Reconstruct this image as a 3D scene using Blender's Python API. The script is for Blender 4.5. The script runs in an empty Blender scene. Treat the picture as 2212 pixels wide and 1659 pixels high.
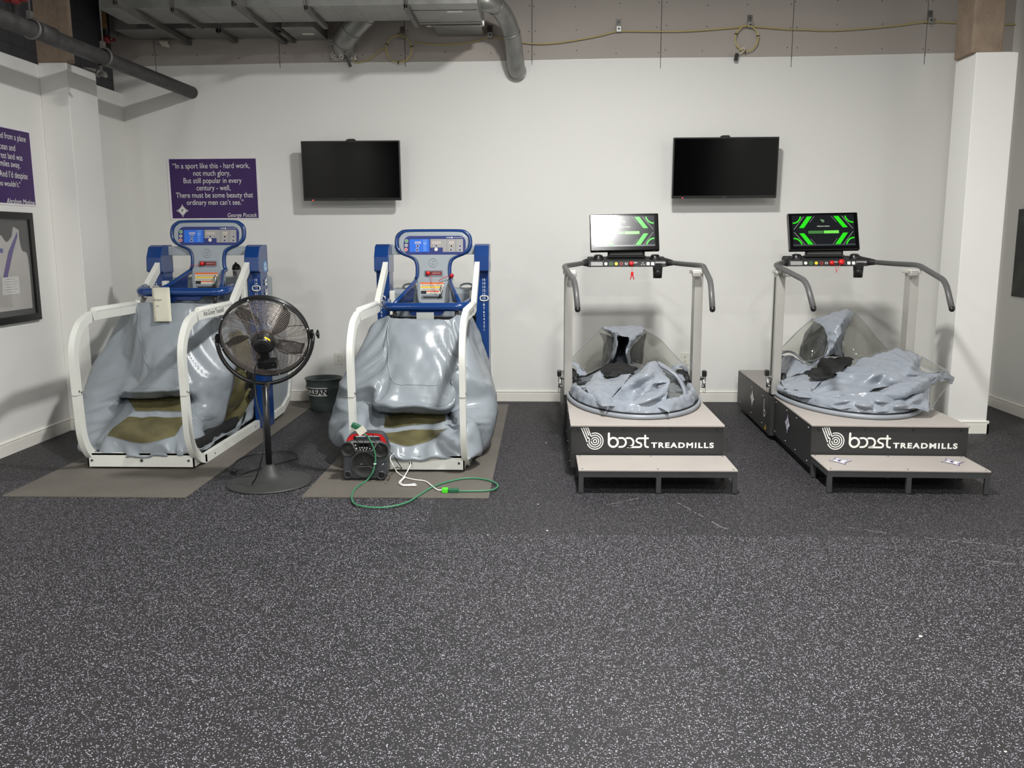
import bpy, bmesh, math, random
import numpy as np
from mathutils import Vector, Matrix, noise
from math import pi, sin, cos, radians as rad

# ---------------------------------------------------------------- camera
C = bpy.context.collection
S = bpy.context.scene
F_PX, PITCH, YAW, ROLL, CAM_H = 1870.0, rad(9.44), rad(-2.115), rad(-0.232), 1.47
fwd = Vector((sin(YAW)*cos(PITCH), cos(YAW)*cos(PITCH), -sin(PITCH)))
rt = Vector((cos(YAW), -sin(YAW), 0)); up = rt.cross(fwd)
r2 = rt*cos(ROLL) + up*sin(ROLL); u2 = r2.cross(fwd)
cd = bpy.data.cameras.new('camera'); cam = bpy.data.objects.new('camera', cd); C.objects.link(cam)
cd.sensor_fit = 'HORIZONTAL'; cd.sensor_width = 36.0; cd.lens = F_PX/2212*36.0
cam.matrix_world = Matrix(((r2.x, u2.x, -fwd.x, 0), (r2.y, u2.y, -fwd.y, 0), (r2.z, u2.z, -fwd.z, CAM_H), (0, 0, 0, 1)))
S.camera = cam
S.view_settings.view_transform = 'Standard'; S.view_settings.look = 'None'
S.view_settings.gamma = 1.0; S.view_settings.exposure = 0.0; S.view_settings.use_curve_mapping = False

# ---------------------------------------------------------------- world and ceiling lights
W = bpy.data.worlds.new('world'); S.world = W; W.use_nodes = True
W.node_tree.nodes['Background'].inputs[0].default_value = (0.9, 0.95, 1.0, 1)
W.node_tree.nodes['Background'].inputs[1].default_value = 0.02

def area_light(name, loc, sx, sy, power, col=(1.0, 0.995, 0.975), spread=180):
    l = bpy.data.lights.new(name, 'AREA'); l.shape = 'RECTANGLE'; l.size = sx; l.size_y = sy
    l.energy = power; l.color = col; l.spread = rad(spread)
    o = bpy.data.objects.new(name, l); C.objects.link(o); o.location = loc
    return o
area_light('high_bay_light', (0.5, 4.4, 3.85), 0.30, 0.30, 200)
for i, (x, y, p) in enumerate(((0.5, 0.7, 170), (0.5, -3.0, 190), (-3.0, 0.7, 70), (3.7, 0.7, 42), (-3.0, -3.0, 80), (3.7, -3.0, 80))):
    area_light('high_bay_light', (x, y, 3.9), 0.34, 0.34, p)

# ---------------------------------------------------------------- materials
def lin(c):
    return tuple(((v/255.0)/12.92 if v/255.0 <= 0.04045 else ((v/255.0+0.055)/1.055)**2.4) for v in c)
MATS = {}
def mat(name, rgb, rough=0.5, metal=0.0, var=0.08, vscale=6.0, bump=0.0, bscale=60.0, spec=0.5, emit=None, estr=0.0, coat=0.0, alpha=1.0, rvar=0.0):
    """Principled material whose colour, roughness and relief are broken up by noise."""
    if name in MATS: return MATS[name]
    m = bpy.data.materials.new(name); m.use_nodes = True; nt = m.node_tree; N = nt.nodes; L = nt.links
    b = N['Principled BSDF']; c = lin(rgb)
    b.inputs['Roughness'].default_value = rough; b.inputs['Metallic'].default_value = metal
    b.inputs['Specular IOR Level'].default_value = spec; b.inputs['Coat Weight'].default_value = coat
    b.inputs['Alpha'].default_value = alpha
    tc = N.new('ShaderNodeTexCoord')
    nz = N.new('ShaderNodeTexNoise'); nz.inputs['Scale'].default_value = vscale; nz.inputs['Detail'].default_value = 5
    L.new(tc.outputs['Object'], nz.inputs['Vector'])
    cr = N.new('ShaderNodeValToRGB'); cr.color_ramp.elements[0].position = 0.3; cr.color_ramp.elements[1].position = 0.7
    cr.color_ramp.elements[0].color = tuple(v*(1-var) for v in c) + (1,)
    cr.color_ramp.elements[1].color = tuple(min(1, v*(1+var)) for v in c) + (1,)
    L.new(nz.outputs['Fac'], cr.inputs['Fac']); L.new(cr.outputs['Color'], b.inputs['Base Color'])
    if rvar:
        mr = N.new('ShaderNodeMapRange'); mr.inputs['To Min'].default_value = max(0, rough-rvar); mr.inputs['To Max'].default_value = min(1, rough+rvar)
        L.new(nz.outputs['Fac'], mr.inputs['Value']); L.new(mr.outputs['Result'], b.inputs['Roughness'])
    if bump:
        n2 = N.new('ShaderNodeTexNoise'); n2.inputs['Scale'].default_value = bscale; n2.inputs['Detail'].default_value = 4
        L.new(tc.outputs['Object'], n2.inputs['Vector'])
        bp = N.new('ShaderNodeBump'); bp.inputs['Strength'].default_value = bump; bp.inputs['Distance'].default_value = 0.01
        L.new(n2.outputs['Fac'], bp.inputs['Height']); L.new(bp.outputs['Normal'], b.inputs['Normal'])
    if emit:
        b.inputs['Emission Color'].default_value = lin(emit) + (1,); b.inputs['Emission Strength'].default_value = estr
    MATS[name] = m
    return m

def clear_vinyl(name, tint=(235, 236, 232), haze=0.10, rough=0.08, relief=0.5):
    m = bpy.data.materials.new(name); m.use_nodes = True; nt = m.node_tree; N = nt.nodes; L = nt.links
    for n in list(N): N.remove(n)
    out = N.new('ShaderNodeOutputMaterial'); tr = N.new('ShaderNodeBsdfTransparent'); tr.inputs[0].default_value = lin(tint) + (1,)
    gl = N.new('ShaderNodeBsdfGlossy'); gl.inputs['Roughness'].default_value = rough; gl.inputs[0].default_value = (1, 1, 1, 1)
    df = N.new('ShaderNodeBsdfDiffuse'); df.inputs[0].default_value = lin((205, 206, 200)) + (1,)
    lw = N.new('ShaderNodeLayerWeight'); lw.inputs[0].default_value = 0.5
    pw = N.new('ShaderNodeMath'); pw.operation = 'POWER'; pw.inputs[1].default_value = 3.5; L.new(lw.outputs['Facing'], pw.inputs[0])
    fr = N.new('ShaderNodeMath'); fr.operation = 'MULTIPLY_ADD'; fr.inputs[1].default_value = 0.5; fr.inputs[2].default_value = 0.04; L.new(pw.outputs[0], fr.inputs[0])
    tc = N.new('ShaderNodeTexCoord'); nz = N.new('ShaderNodeTexNoise'); nz.inputs['Scale'].default_value = 7; nz.inputs['Distortion'].default_value = 1.2
    bp = N.new('ShaderNodeBump'); bp.inputs['Strength'].default_value = relief; bp.inputs['Distance'].default_value = 0.02
    L.new(tc.outputs['Object'], nz.inputs['Vector']); L.new(nz.outputs['Fac'], bp.inputs['Height'])
    L.new(bp.outputs['Normal'], lw.inputs['Normal']); L.new(bp.outputs['Normal'], gl.inputs['Normal'])
    m1 = N.new('ShaderNodeMixShader'); m1.inputs[0].default_value = haze
    L.new(tr.outputs[0], m1.inputs[1]); L.new(df.outputs[0], m1.inputs[2])
    m2 = N.new('ShaderNodeMixShader'); L.new(fr.outputs[0], m2.inputs[0]); L.new(m1.outputs[0], m2.inputs[1]); L.new(gl.outputs[0], m2.inputs[2])
    L.new(m2.outputs[0], out.inputs[0])
    MATS[name] = m
    return m

# ---------------------------------------------------------------- mesh helpers
class MB:
    def __init__(s): s.v = []; s.f = []; s.sm = []
    def add(s, vs, fs, smooth=False):
        k = len(s.v); s.v += [Vector(p) for p in vs]
        s.f += [tuple(i+k for i in f) for f in fs]; s.sm += [smooth]*len(fs)
        return s
    def box(s, c, d, rot=None):
        x, y, z = d[0]/2, d[1]/2, d[2]/2
        vs = [Vector(p) for p in ((-x,-y,-z),(x,-y,-z),(x,y,-z),(-x,y,-z),(-x,-y,z),(x,-y,z),(x,y,z),(-x,y,z))]
        if rot is not None: vs = [rot @ p for p in vs]
        c = Vector(c)
        return s.add([p+c for p in vs], [(0,3,2,1),(4,5,6,7),(0,1,5,4),(1,2,6,5),(2,3,7,6),(3,0,4,7)])
    def bx(s, x0, x1, y0, y1, z0, z1):
        return s.box(((x0+x1)/2, (y0+y1)/2, (z0+z1)/2), (abs(x1-x0), abs(y1-y0), abs(z1-z0)))
    def tube(s, pts, r, n=12, closed=False, cap=True, flat=None):
        pts = [Vector(p) for p in pts]; m = len(pts); rs = r if isinstance(r, (list, tuple)) else [r]*m
        vs = []; ref = None
        for i, p in enumerate(pts):
            a = pts[(i-1) % m] if (closed or i > 0) else p; b = pts[(i+1) % m] if (closed or i < m-1) else p
            t = (b-a).normalized()
            if ref is None:
                ref = Vector((0, 0, 1)) if abs(t.z) < 0.9 else Vector((1, 0, 0))
            u = (ref - t*ref.dot(t))
            if u.length < 1e-4: u = t.orthogonal()
            u.normalize(); w = t.cross(u); ref = u
            for k in range(n):
                an = 2*pi*k/n
                vs.append(p + u*(cos(an)*rs[i]) + w*(sin(an)*rs[i]*(flat or 1)))
        fs = []
        for i in range(m if closed else m-1):
            j = (i+1) % m
            for k in range(n):
                fs.append((i*n+k, i*n+(k+1) % n, j*n+(k+1) % n, j*n+k))
        s.add(vs, fs, True)
        if cap and not closed:
            s.add(vs[:n], [tuple(range(n-1, -1, -1))]); s.add(vs[-n:], [tuple(range(n))])
        return s
    def cyl(s, a, b, r, r1=None, n=20):
        return s.tube([a, b], [r, r if r1 is None else r1], n)
    def lathe(s, prof, c=(0,0,0), axis=(0,0,1), n=32):
        ax = Vector(axis).normalized(); u = ax.orthogonal().normalized(); w = ax.cross(u); c = Vector(c); vs = []
        for (r, z) in prof:
            for k in range(n):
                a = 2*pi*k/n; vs.append(c + ax*z + u*(r*cos(a)) + w*(r*sin(a)))
        fs = []
        for i in range(len(prof)-1):
            for k in range(n):
                fs.append((i*n+k, i*n+(k+1) % n, (i+1)*n+(k+1) % n, (i+1)*n+k))
        return s.add(vs, fs, True)
    def sphere(s, c, r, n=16, sc=(1,1,1)):
        prof = [(max(1e-4, r*sin(pi*i/10)), -r*cos(pi*i/10)) for i in range(11)]
        k = len(s.v); s.lathe(prof, (0,0,0), (0,0,1), n)
        for i in range(k, len(s.v)):
            p = s.v[i]; s.v[i] = Vector((p.x*sc[0], p.y*sc[1], p.z*sc[2])) + Vector(c)
        return s
    def prism(s, poly, ext, org=(0,0,0), U=(1,0,0), V=(0,0,1), smooth=False):
        """2D outline in the (U, V) plane at org, extruded by the vector ext."""
        org, U, V, ext = Vector(org), Vector(U), Vector(V), Vector(ext); n = len(poly)
        a = [org+U*p[0]+V*p[1] for p in poly]; b = [p+ext for p in a]
        s.add(a+b, [(i, (i+1) % n, n+(i+1) % n, n+i) for i in range(n)], smooth)
        s.add(a, [tuple(range(n-1, -1, -1))]); s.add(b, [tuple(range(n))])
        return s
    def strip(s, outer, inner, ext, org=(0,0,0), U=(1,0,0), V=(0,0,1), closed=False):
        """Band between two polylines of equal length, extruded."""
        org, U, V, ext = Vector(org), Vector(U), Vector(V), Vector(ext); n = len(outer)
        P = lambda q: org+U*q[0]+V*q[1]
        vs = [P(q) for q in outer]+[P(q) for q in inner]; vs += [p+ext for p in vs]
        fs = []
        for i in range(n if closed else n-1):
            j = (i+1) % n
            fs += [(i, j, n+j, n+i), (2*n+i, 3*n+i, 3*n+j, 2*n+j), (i, 2*n+i, 2*n+j, j), (n+i, n+j, 3*n+j, 3*n+i)]
        if not closed: fs += [(0, n, 3*n, 2*n), (n-1, 3*n-1, 4*n-1, 2*n-1)]
        return s.add(vs, fs)
    def grid(s, rows, smooth=True, mask=None):
        nr, nc = len(rows), len(rows[0]); vs = [p for r in rows for p in r]; fs = []
        for i in range(nr-1):
            for j in range(nc-1):
                if mask is None or mask(i, j): fs.append((i*nc+j, i*nc+j+1, (i+1)*nc+j+1, (i+1)*nc+j))
        return s.add(vs, fs, smooth)
    def build(s, name, m, parent=None, bevel=0.0, solid=0.0, sharp=None, local=False, sub=0):
        me = bpy.data.meshes.new(name)
        vs = s.v
        if parent is not None and not local:
            iv = WM[parent.name].inverted(); vs = [iv @ p for p in vs]
        me.from_pydata([tuple(p) for p in vs], [], s.f); me.update()
        for p, q in zip(me.polygons, s.sm): p.use_smooth = q
        bm = bmesh.new(); bm.from_mesh(me)
        bmesh.ops.remove_doubles(bm, verts=bm.verts, dist=1e-5)
        bmesh.ops.recalc_face_normals(bm, faces=bm.faces); bm.to_mesh(me); bm.free()
        if sharp: me.set_sharp_from_angle(angle=rad(sharp))
        me.materials.append(m)
        o = bpy.data.objects.new(name, me); C.objects.link(o)
        if parent is not None:
            o.parent = parent; WM[o.name] = WM[parent.name]
        else: WM[o.name] = Matrix()
        if bevel:
            b = o.modifiers.new('bevel', 'BEVEL'); b.width = bevel; b.segments = 2; b.limit_method = 'ANGLE'; b.angle_limit = rad(40)
        if solid:
            b = o.modifiers.new('thickness', 'SOLIDIFY'); b.thickness = solid; b.offset = 0
        if sub:
            b = o.modifiers.new('smooth', 'SUBSURF'); b.levels = sub; b.render_levels = sub
        return o
WM = {}
def tag(o, label=None, cat=None, group=None, kind=None):
    if label: o['label'] = label
    if cat: o['category'] = cat
    if group: o['group'] = group
    if kind: o['kind'] = kind
    return o
def thing(name, label, cat, loc=(0,0,0), rz=0.0, group=None):
    o = bpy.data.objects.new(name, None); C.objects.link(o); o.empty_display_size = 0.1
    o.location = loc; o.rotation_euler = (0, 0, rz)
    WM[o.name] = Matrix.Translation(Vector(loc)) @ Matrix.Rotation(rz, 4, 'Z')
    return tag(o, label, cat, group)
def struct(name, mb, m, **k):
    return tag(mb.build(name, m, **k), kind='structure')

def fillet(pts, r, n=6):
    """Round the corners of a 3D polyline."""
    pts = [Vector(p) for p in pts]; out = [pts[0]]
    for i in range(1, len(pts)-1):
        a, b, c = pts[i-1], pts[i], pts[i+1]; rr = r[i-1] if isinstance(r, (list, tuple)) else r
        d1 = (a-b); d2 = (c-b); k = min(rr, d1.length*0.48, d2.length*0.48)
        p, q = b+d1.normalized()*k, b+d2.normalized()*k
        for j in range(n+1):
            t = j/n; out.append(p*(1-t)**2 + b*(2*t*(1-t)) + q*t*t)
    out.append(pts[-1]); return out
def catmull(pts, n=8, closed=False):
    pts = [Vector(p) for p in pts]; m = len(pts); out = []
    for i in range(m if closed else m-1):
        if closed: p = [pts[(i+k-1) % m] for k in range(4)]
        else: p = [pts[max(0, i-1)], pts[i], pts[i+1], pts[min(m-1, i+2)]]
        for j in range(n):
            t = j/n
            out.append(0.5*((2*p[1])+(p[2]-p[0])*t+(2*p[0]-5*p[1]+4*p[2]-p[3])*t*t+(3*p[1]-p[0]-3*p[2]+p[3])*t**3))
    if not closed: out.append(pts[-1])
    return out
def refine(rows, nu=6, nv=6):
    """Catmull-Rom refinement of a control grid."""
    rr = [catmull(r, nu) for r in rows]
    cols = [catmull([r[j] for r in rr], nv) for j in range(len(rr[0]))]
    return [[c[i] for c in cols] for i in range(len(cols[0]))]
def rrect(w, h, r, n=6, cx=0, cy=0):
    out = []
    for (sx, sy, a0) in ((1, 1, 0), (-1, 1, 90), (-1, -1, 180), (1, -1, 270)):
        for k in range(n+1):
            a = rad(a0+90*k/n); out.append((cx+sx*(w/2-r)+r*cos(a), cy+sy*(h/2-r)+r*sin(a)))
    return out
def text(name, body, m, parent, org, U=(1,0,0), V=(0,0,1), width=None, height=None, align='CENTER', ext=0.0006, spacing=1.0, shear=0.0, bold=0.0, local=False, track=1.0, ysc=1.0):
    """Lettering as a mesh; (U, V) span its plane, org is the middle (or left middle) of the block."""
    cu = bpy.data.curves.new(name, 'FONT'); cu.body = body; cu.align_x = align; cu.align_y = 'CENTER'
    cu.extrude = 0.0; cu.space_line = spacing; cu.shear = shear; cu.offset = bold; cu.space_character = track
    o = bpy.data.objects.new(name, cu); C.objects.link(o)
    dg = bpy.context.evaluated_depsgraph_get(); me = bpy.data.meshes.new_from_object(o.evaluated_get(dg))
    bpy.data.objects.remove(o); bpy.data.curves.remove(cu)
    xs = [v.co.x for v in me.vertices]; ys = [v.co.y for v in me.vertices]
    x0, x1, y0, y1 = min(xs), max(xs), min(ys), max(ys)
    sx = sy = None
    if width: sx = width/(x1-x0)
    if height: sy = height/(y1-y0)
    sx = sx or sy; sy = sy or sx*ysc
    U, V, org = Vector(U).normalized(), Vector(V).normalized(), Vector(org); nrm = U.cross(V)
    ox = {'CENTER': (x0+x1)/2, 'LEFT': x0, 'RIGHT': x1}[align]; oy = (y0+y1)/2
    pts = [org+U*((v.co.x-ox)*sx)+V*((v.co.y-oy)*sy)+nrm*ext for v in me.vertices]
    if parent is not None and not local:
        iv = WM[parent.name].inverted(); pts = [iv @ p for p in pts]
    for v, p in zip(me.vertices, pts): v.co = p
    me.materials.clear(); me.materials.append(m); me.name = name
    t = bpy.data.objects.new(name, me); C.objects.link(t)
    if parent is not None: t.parent = parent; WM[t.name] = WM[parent.name]
    return t
def fbm_ridge(p, sc):
    return 1.0-2.0*abs(noise.noise(p*sc))

def ribbon(mb, pts, w, org=(0,0,0), U=(1,0,0), V=(0,0,1), closed=False, round_ends=True):
    """Flat painted stroke of width w along 2D points in the (U, V) plane."""
    org, U, V = Vector(org), Vector(U), Vector(V); n = len(pts); a = []; b = []
    org = org+U.cross(V)*(.00002*(len(mb.f) % 97))   # crossing strokes never share a plane
    P = [Vector((p[0], p[1])) for p in pts]
    for i in range(n):
        p = P[i]; q0 = P[(i-1) % n] if (closed or i > 0) else p; q1 = P[(i+1) % n] if (closed or i < n-1) else p
        d = (q1-q0).normalized(); nn = Vector((-d.y, d.x))
        a.append(p+nn*w/2); b.append(p-nn*w/2)
    vs = [org+U*p.x+V*p.y for p in a+b]
    mb.add(vs, [(i, (i+1) % n, n+(i+1) % n, n+i) for i in range(n if closed else n-1)])
    if round_ends and not closed:
        for (p, q) in ((P[0], P[1]), (P[-1], P[-2])):
            d = (p-q).normalized(); a0 = math.atan2(d.y, d.x)
            c = [p] + [p+Vector((cos(a0+pi*(k/8-.5)), sin(a0+pi*(k/8-.5))))*w/2 for k in range(9)]
            mb.add([org+U*t.x+V*t.y for t in c], [tuple(range(len(c)))])
    return mb
def arc(cx, cy, r, a0, a1, n=16, ry=None):
    return [(cx+r*cos(rad(a0+(a1-a0)*k/n)), cy+(ry or r)*sin(rad(a0+(a1-a0)*k/n))) for k in range(n+1)]
def flat(mb, poly, org=(0,0,0), U=(1,0,0), V=(0,0,1)):
    org, U, V = Vector(org), Vector(U), Vector(V)
    return mb.add([org+U*p[0]+V*p[1] for p in poly], [tuple(range(len(poly)))])
def disc(cx, cy, r, n=20): return [(cx+r*cos(2*pi*k/n), cy+r*sin(2*pi*k/n)) for k in range(n)]
# ================================================================ the room
BACK, LEFT, RIGHT, FRONT, CEIL = 7.87, -3.746, 3.972, -6.5, 4.3
M_wall = mat('white wall paint', (232, 231, 226), 0.55, var=0.012, vscale=1.5, bump=0.02, bscale=220)
M_dry = mat('bare grey drywall', (176, 168, 161), 0.85, var=0.03, vscale=1.2, bump=0.02, bscale=180)
M_trim = mat('white trim paint', (236, 233, 224), 0.35, var=0.01)
M_conc = mat('tan concrete', (140, 123, 106), 0.95, var=0.16, vscale=9, bump=0.5, bscale=45)
M_ceil = mat('dark painted ceiling deck', (78, 74, 72), 0.9, var=0.1)
M_black = mat('black seam', (20, 19, 19), 0.8)

def floor_mat():
    m = bpy.data.materials.new('black rubber floor with pale flecks'); m.use_nodes = True; nt = m.node_tree; N = nt.nodes; L = nt.links
    b = N['Principled BSDF']; tc = N.new('ShaderNodeTexCoord')
    def mathn(op, a, c=None):
        n = N.new('ShaderNodeMath'); n.operation = op
        for i, v in enumerate((a, c)):
            if v is None: continue
            if isinstance(v, (int, float)): n.inputs[i].default_value = v
            else: L.new(v, n.inputs[i])
        return n.outputs[0]
    def flecks(scale, share, size):
        vo = N.new('ShaderNodeTexVoronoi'); vo.inputs['Scale'].default_value = scale; vo.voronoi_dimensions = '2D'
        L.new(tc.outputs['Object'], vo.inputs['Vector'])
        sp = N.new('ShaderNodeSeparateColor'); L.new(vo.outputs['Color'], sp.inputs[0])
        pick = mathn('LESS_THAN', sp.outputs[0], share); near = mathn('LESS_THAN', vo.outputs['Distance'], size)
        return mathn('MULTIPLY', pick, near), sp.outputs[1]
    a, ra = flecks(150, 0.14, 0.33); c, rc = flecks(240, 0.16, 0.36)
    d, rd = flecks(300, 0.12, 0.40)
    g = N.new('ShaderNodeSeparateXYZ'); L.new(tc.outputs['Object'], g.inputs[0])
    # two rolls of rubber: coarse lilac flecks in front, finer sparser ones behind and to the right
    rear = mathn('MULTIPLY', mathn('GREATER_THAN', g.outputs[1], 4.2), mathn('GREATER_THAN', g.outputs[0], -0.62))
    rear = mathn('MAXIMUM', rear, mathn('GREATER_THAN', g.outputs[1], 5.1))
    fl = mathn('MAXIMUM', mathn('MULTIPLY', mathn('MAXIMUM', a, c), mathn('SUBTRACT', 1.0, rear)), mathn('MULTIPLY', d, rear))
    base = N.new('ShaderNodeTexNoise'); base.inputs['Scale'].default_value = 1.1; base.inputs['Detail'].default_value = 6
    L.new(tc.outputs['Object'], base.inputs['Vector'])
    br = N.new('ShaderNodeValToRGB'); br.color_ramp.elements[0].position = 0.3; br.color_ramp.elements[1].position = 0.75
    br.color_ramp.elements[0].color = lin((33, 32, 34))+(1,); br.color_ramp.elements[1].color = lin((41, 40, 40))+(1,)
    L.new(base.outputs['Fac'], br.inputs['Fac'])
    fc = N.new('ShaderNodeValToRGB'); fc.color_ramp.elements[0].color = lin((92, 88, 102))+(1,); fc.color_ramp.elements[1].color = lin((186, 182, 192))+(1,)
    L.new(ra, fc.inputs['Fac'])
    mx = N.new('ShaderNodeMix'); mx.data_type = 'RGBA'
    L.new(fl, mx.inputs['Factor']); L.new(br.outputs['Color'], mx.inputs['A']); L.new(fc.outputs['Color'], mx.inputs['B'])
    # pale scuffs dragged across the rubber
    sx = N.new('ShaderNodeSeparateXYZ'); L.new(tc.outputs['Object'], sx.inputs[0]); sc = None
    wob = N.new('ShaderNodeTexNoise'); wob.inputs['Scale'].default_value = 3.0; L.new(tc.outputs['Object'], wob.inputs['Vector'])
    wv = mathn('MULTIPLY', mathn('SUBTRACT', wob.outputs['Fac'], 0.5), 0.05)
    br2 = N.new('ShaderNodeTexNoise'); br2.inputs['Scale'].default_value = 26.0; L.new(tc.outputs['Object'], br2.inputs['Vector'])
    brk = mathn('GREATER_THAN', br2.outputs['Fac'], 0.47)
    for (x0, y0, x1, y1, w) in SCUFFS:
        dx, dy = x1-x0, y1-y0; ln = math.hypot(dx, dy); dx /= ln; dy /= ln
        px = mathn('SUBTRACT', sx.outputs[0], x0); py = mathn('SUBTRACT', sx.outputs[1], y0)
        t = mathn('ADD', mathn('MULTIPLY', px, dx), mathn('MULTIPLY', py, dy))
        d = mathn('ABSOLUTE', mathn('ADD', mathn('SUBTRACT', mathn('MULTIPLY', px, dy), mathn('MULTIPLY', py, dx)), wv))
        on = mathn('MULTIPLY', mathn('LESS_THAN', d, w), mathn('MULTIPLY', mathn('GREATER_THAN', t, 0.0), mathn('LESS_THAN', t, ln)))
        sc = on if sc is None else mathn('MAXIMUM', sc, on)
    sc = mathn('MULTIPLY', mathn('MULTIPLY', sc, brk), 0.35)
    mx2 = N.new('ShaderNodeMix'); mx2.data_type = 'RGBA'; L.new(sc, mx2.inputs['Factor']); L.new(mx.outputs['Result'], mx2.inputs['A'])
    mx2.inputs['B'].default_value = lin((165, 160, 152))+(1,)
    L.new(mx2.outputs['Result'], b.inputs['Base Color'])
    b.inputs['Roughness'].default_value = 0.62; b.inputs['Specular IOR Level'].default_value = 0.35
    nb = N.new('ShaderNodeTexNoise'); nb.inputs['Scale'].default_value = 240; L.new(tc.outputs['Object'], nb.inputs['Vector'])
    bp = N.new('ShaderNodeBump'); bp.inputs['Strength'].default_value = 0.25; bp.inputs['Distance'].default_value = 0.004
    L.new(nb.outputs['Fac'], bp.inputs['Height']); L.new(bp.outputs['Normal'], b.inputs['Normal'])
    return m
SCUFFS = ((2.05, 3.9, 2.75, 3.55, .006), (2.2, 4.05, 2.5, 3.6, .004), (1.9, 4.2, 2.7, 3.9, .004), (1.4, 4.45, 1.75, 4.25, .004), (2.45, 3.45, 2.62, 3.2, .010), (2.1, 3.4, 2.9, 3.0, .004), (0.75, 4.75, 0.95, 4.3, .004), (0.35, 4.7, 0.55, 4.85, .003))
M_floor = floor_mat()
struct('floor', MB().add([(LEFT-1, FRONT, 0), (RIGHT+1, FRONT, 0), (RIGHT+1, BACK+.1, 0), (LEFT-1, BACK+.1, 0), (LEFT-1, FRONT, -.1), (RIGHT+1, FRONT, -.1), (RIGHT+1, BACK+.1, -.1), (LEFT-1, BACK+.1, -.1)],
       [(0,1,2,3),(7,6,5,4),(0,4,5,1),(1,5,6,2),(2,6,7,3),(3,7,4,0)]), M_floor)
# back wall: white paint up to a hand-cut line, bare drywall sheets above it
def paint_line(x): return 3.012+0.012*(x/3.4)+0.004*sin(x*2.3)
xs = [LEFT-.15+(RIGHT-LEFT+.3)*i/60 for i in range(61)]
mb = MB()
mb.grid([[Vector((x, BACK, 0)) for x in xs], [Vector((x, BACK, paint_line(x))) for x in xs]], False)
mb.bx(LEFT-.15, RIGHT+.15, BACK+.002, BACK+.12, 0, CEIL)
struct('wall_back', mb, M_wall)
sheets = [LEFT-.15, -3.42, -2.315, -1.21, -0.106, 1.003, 2.12, 3.244, RIGHT+.15]
M_screw = mat('drywall screw', (38, 35, 34), 0.6)
tr = 0
for i in range(len(sheets)-1):
    a, b = sheets[i]+.0025, sheets[i+1]-.0025; q = [a+(b-a)*k/8 for k in range(9)]
    mb = MB(); f = -.006
    mb.grid([[Vector((x, BACK+f, paint_line(x))) for x in q], [Vector((x, BACK+f, CEIL)) for x in q]], False)
    mb.grid([[Vector((x, BACK+.004, paint_line(x))) for x in q], [Vector((x, BACK+f, paint_line(x))) for x in q]], False)
    mb.add([(a, BACK+.004, 3.0), (a, BACK+f, 3.0), (a, BACK+f, CEIL), (a, BACK+.004, CEIL)], [(0,1,2,3)])
    mb.add([(b, BACK+.004, 3.0), (b, BACK+f, 3.0), (b, BACK+f, CEIL), (b, BACK+.004, CEIL)], [(0,1,2,3)])
    tr += 1; o = struct('trim_%d' % tr, mb, M_dry)
    rnd = random.Random(i)
    for x in (a+.03, a+(b-a)/3, a+2*(b-a)/3, b-.03):
        for z in (3.07, 3.26, 3.45):
            xx, zz = x+rnd.uniform(-.02, .02), z+rnd.uniform(-.02, .02)
            if zz > paint_line(xx)+.02: MB().cyl((xx, BACK+f-.0015, zz), (xx, BACK+f+.001, zz), .0045, n=8).build('screw_head', M_screw, o)
# black gaps run a little way down into the paint
mb = MB()
for x in sheets[1:-1]: mb.bx(x-.002, x+.002, BACK-.0015, BACK+.003, paint_line(x)-(.09 if abs(x+1.2) > 1.3 else .04), paint_line(x)+.5)
tr += 1; struct('trim_%d' % tr, mb, M_black)
# left wall, its pilaster, and dark block masonry above
struct('wall_left', MB().bx(LEFT-.14, LEFT, FRONT, BACK, 0, 2.765), M_wall)
def block_mat():
    m = bpy.data.materials.new('dark block masonry'); m.use_nodes = True; nt = m.node_tree; N = nt.nodes; L = nt.links; b = N['Principled BSDF']
    tc = N.new('ShaderNodeTexCoord'); mp = N.new('ShaderNodeMapping'); mp.inputs['Rotation'].default_value = (pi/2, 0, pi/2)
    sp = N.new('ShaderNodeSeparateXYZ'); cb = N.new('ShaderNodeCombineXYZ'); L.new(tc.outputs['Object'], sp.inputs[0])
    L.new(sp.outputs[1], cb.inputs[0]); L.new(sp.outputs[2], cb.inputs[1])
    bk = N.new('ShaderNodeTexBrick'); bk.inputs['Scale'].default_value = 1.0; bk.inputs['Brick Width'].default_value = 0.38; bk.inputs['Row Height'].default_value = 0.19; bk.inputs['Mortar Size'].default_value = 0.005
    bk.inputs['Color1'].default_value = lin((62, 61, 65))+(1,); bk.inputs['Color2'].default_value = lin((54, 53, 57))+(1,); bk.inputs['Mortar'].default_value = lin((44, 43, 45))+(1,)
    L.new(cb.outputs[0], bk.inputs['Vector']); L.new(bk.outputs['Color'], b.inputs['Base Color']); b.inputs['Roughness'].default_value = .9
    nz = N.new('ShaderNodeTexNoise'); nz.inputs['Scale'].default_value = 90; L.new(tc.outputs['Object'], nz.inputs['Vector'])
    bp = N.new('ShaderNodeBump'); bp.inputs['Strength'].default_value = .4; bp.inputs['Distance'].default_value = .01; L.new(nz.outputs['Fac'], bp.inputs['Height']); L.new(bp.outputs['Normal'], b.inputs['Normal'])
    return m
tr += 1; struct('trim_%d' % tr, MB().bx(LEFT-.14, LEFT-.012, FRONT, 7.755, 2.765, CEIL), block_mat())
tr += 1; struct('trim_%d' % tr, MB().bx(LEFT-.06, LEFT-.02, 7.755, 7.775, 2.765, CEIL), M_black)
struct('column_left', MB().bx(LEFT, -3.533, 6.58, 7.01, 0, 2.778), M_wall, bevel=.004)
tr += 1; struct('trim_%d' % tr, MB().bx(LEFT-.1, -3.497, 6.60, 6.645, 2.778, CEIL), M_conc, bevel=.01)
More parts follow.
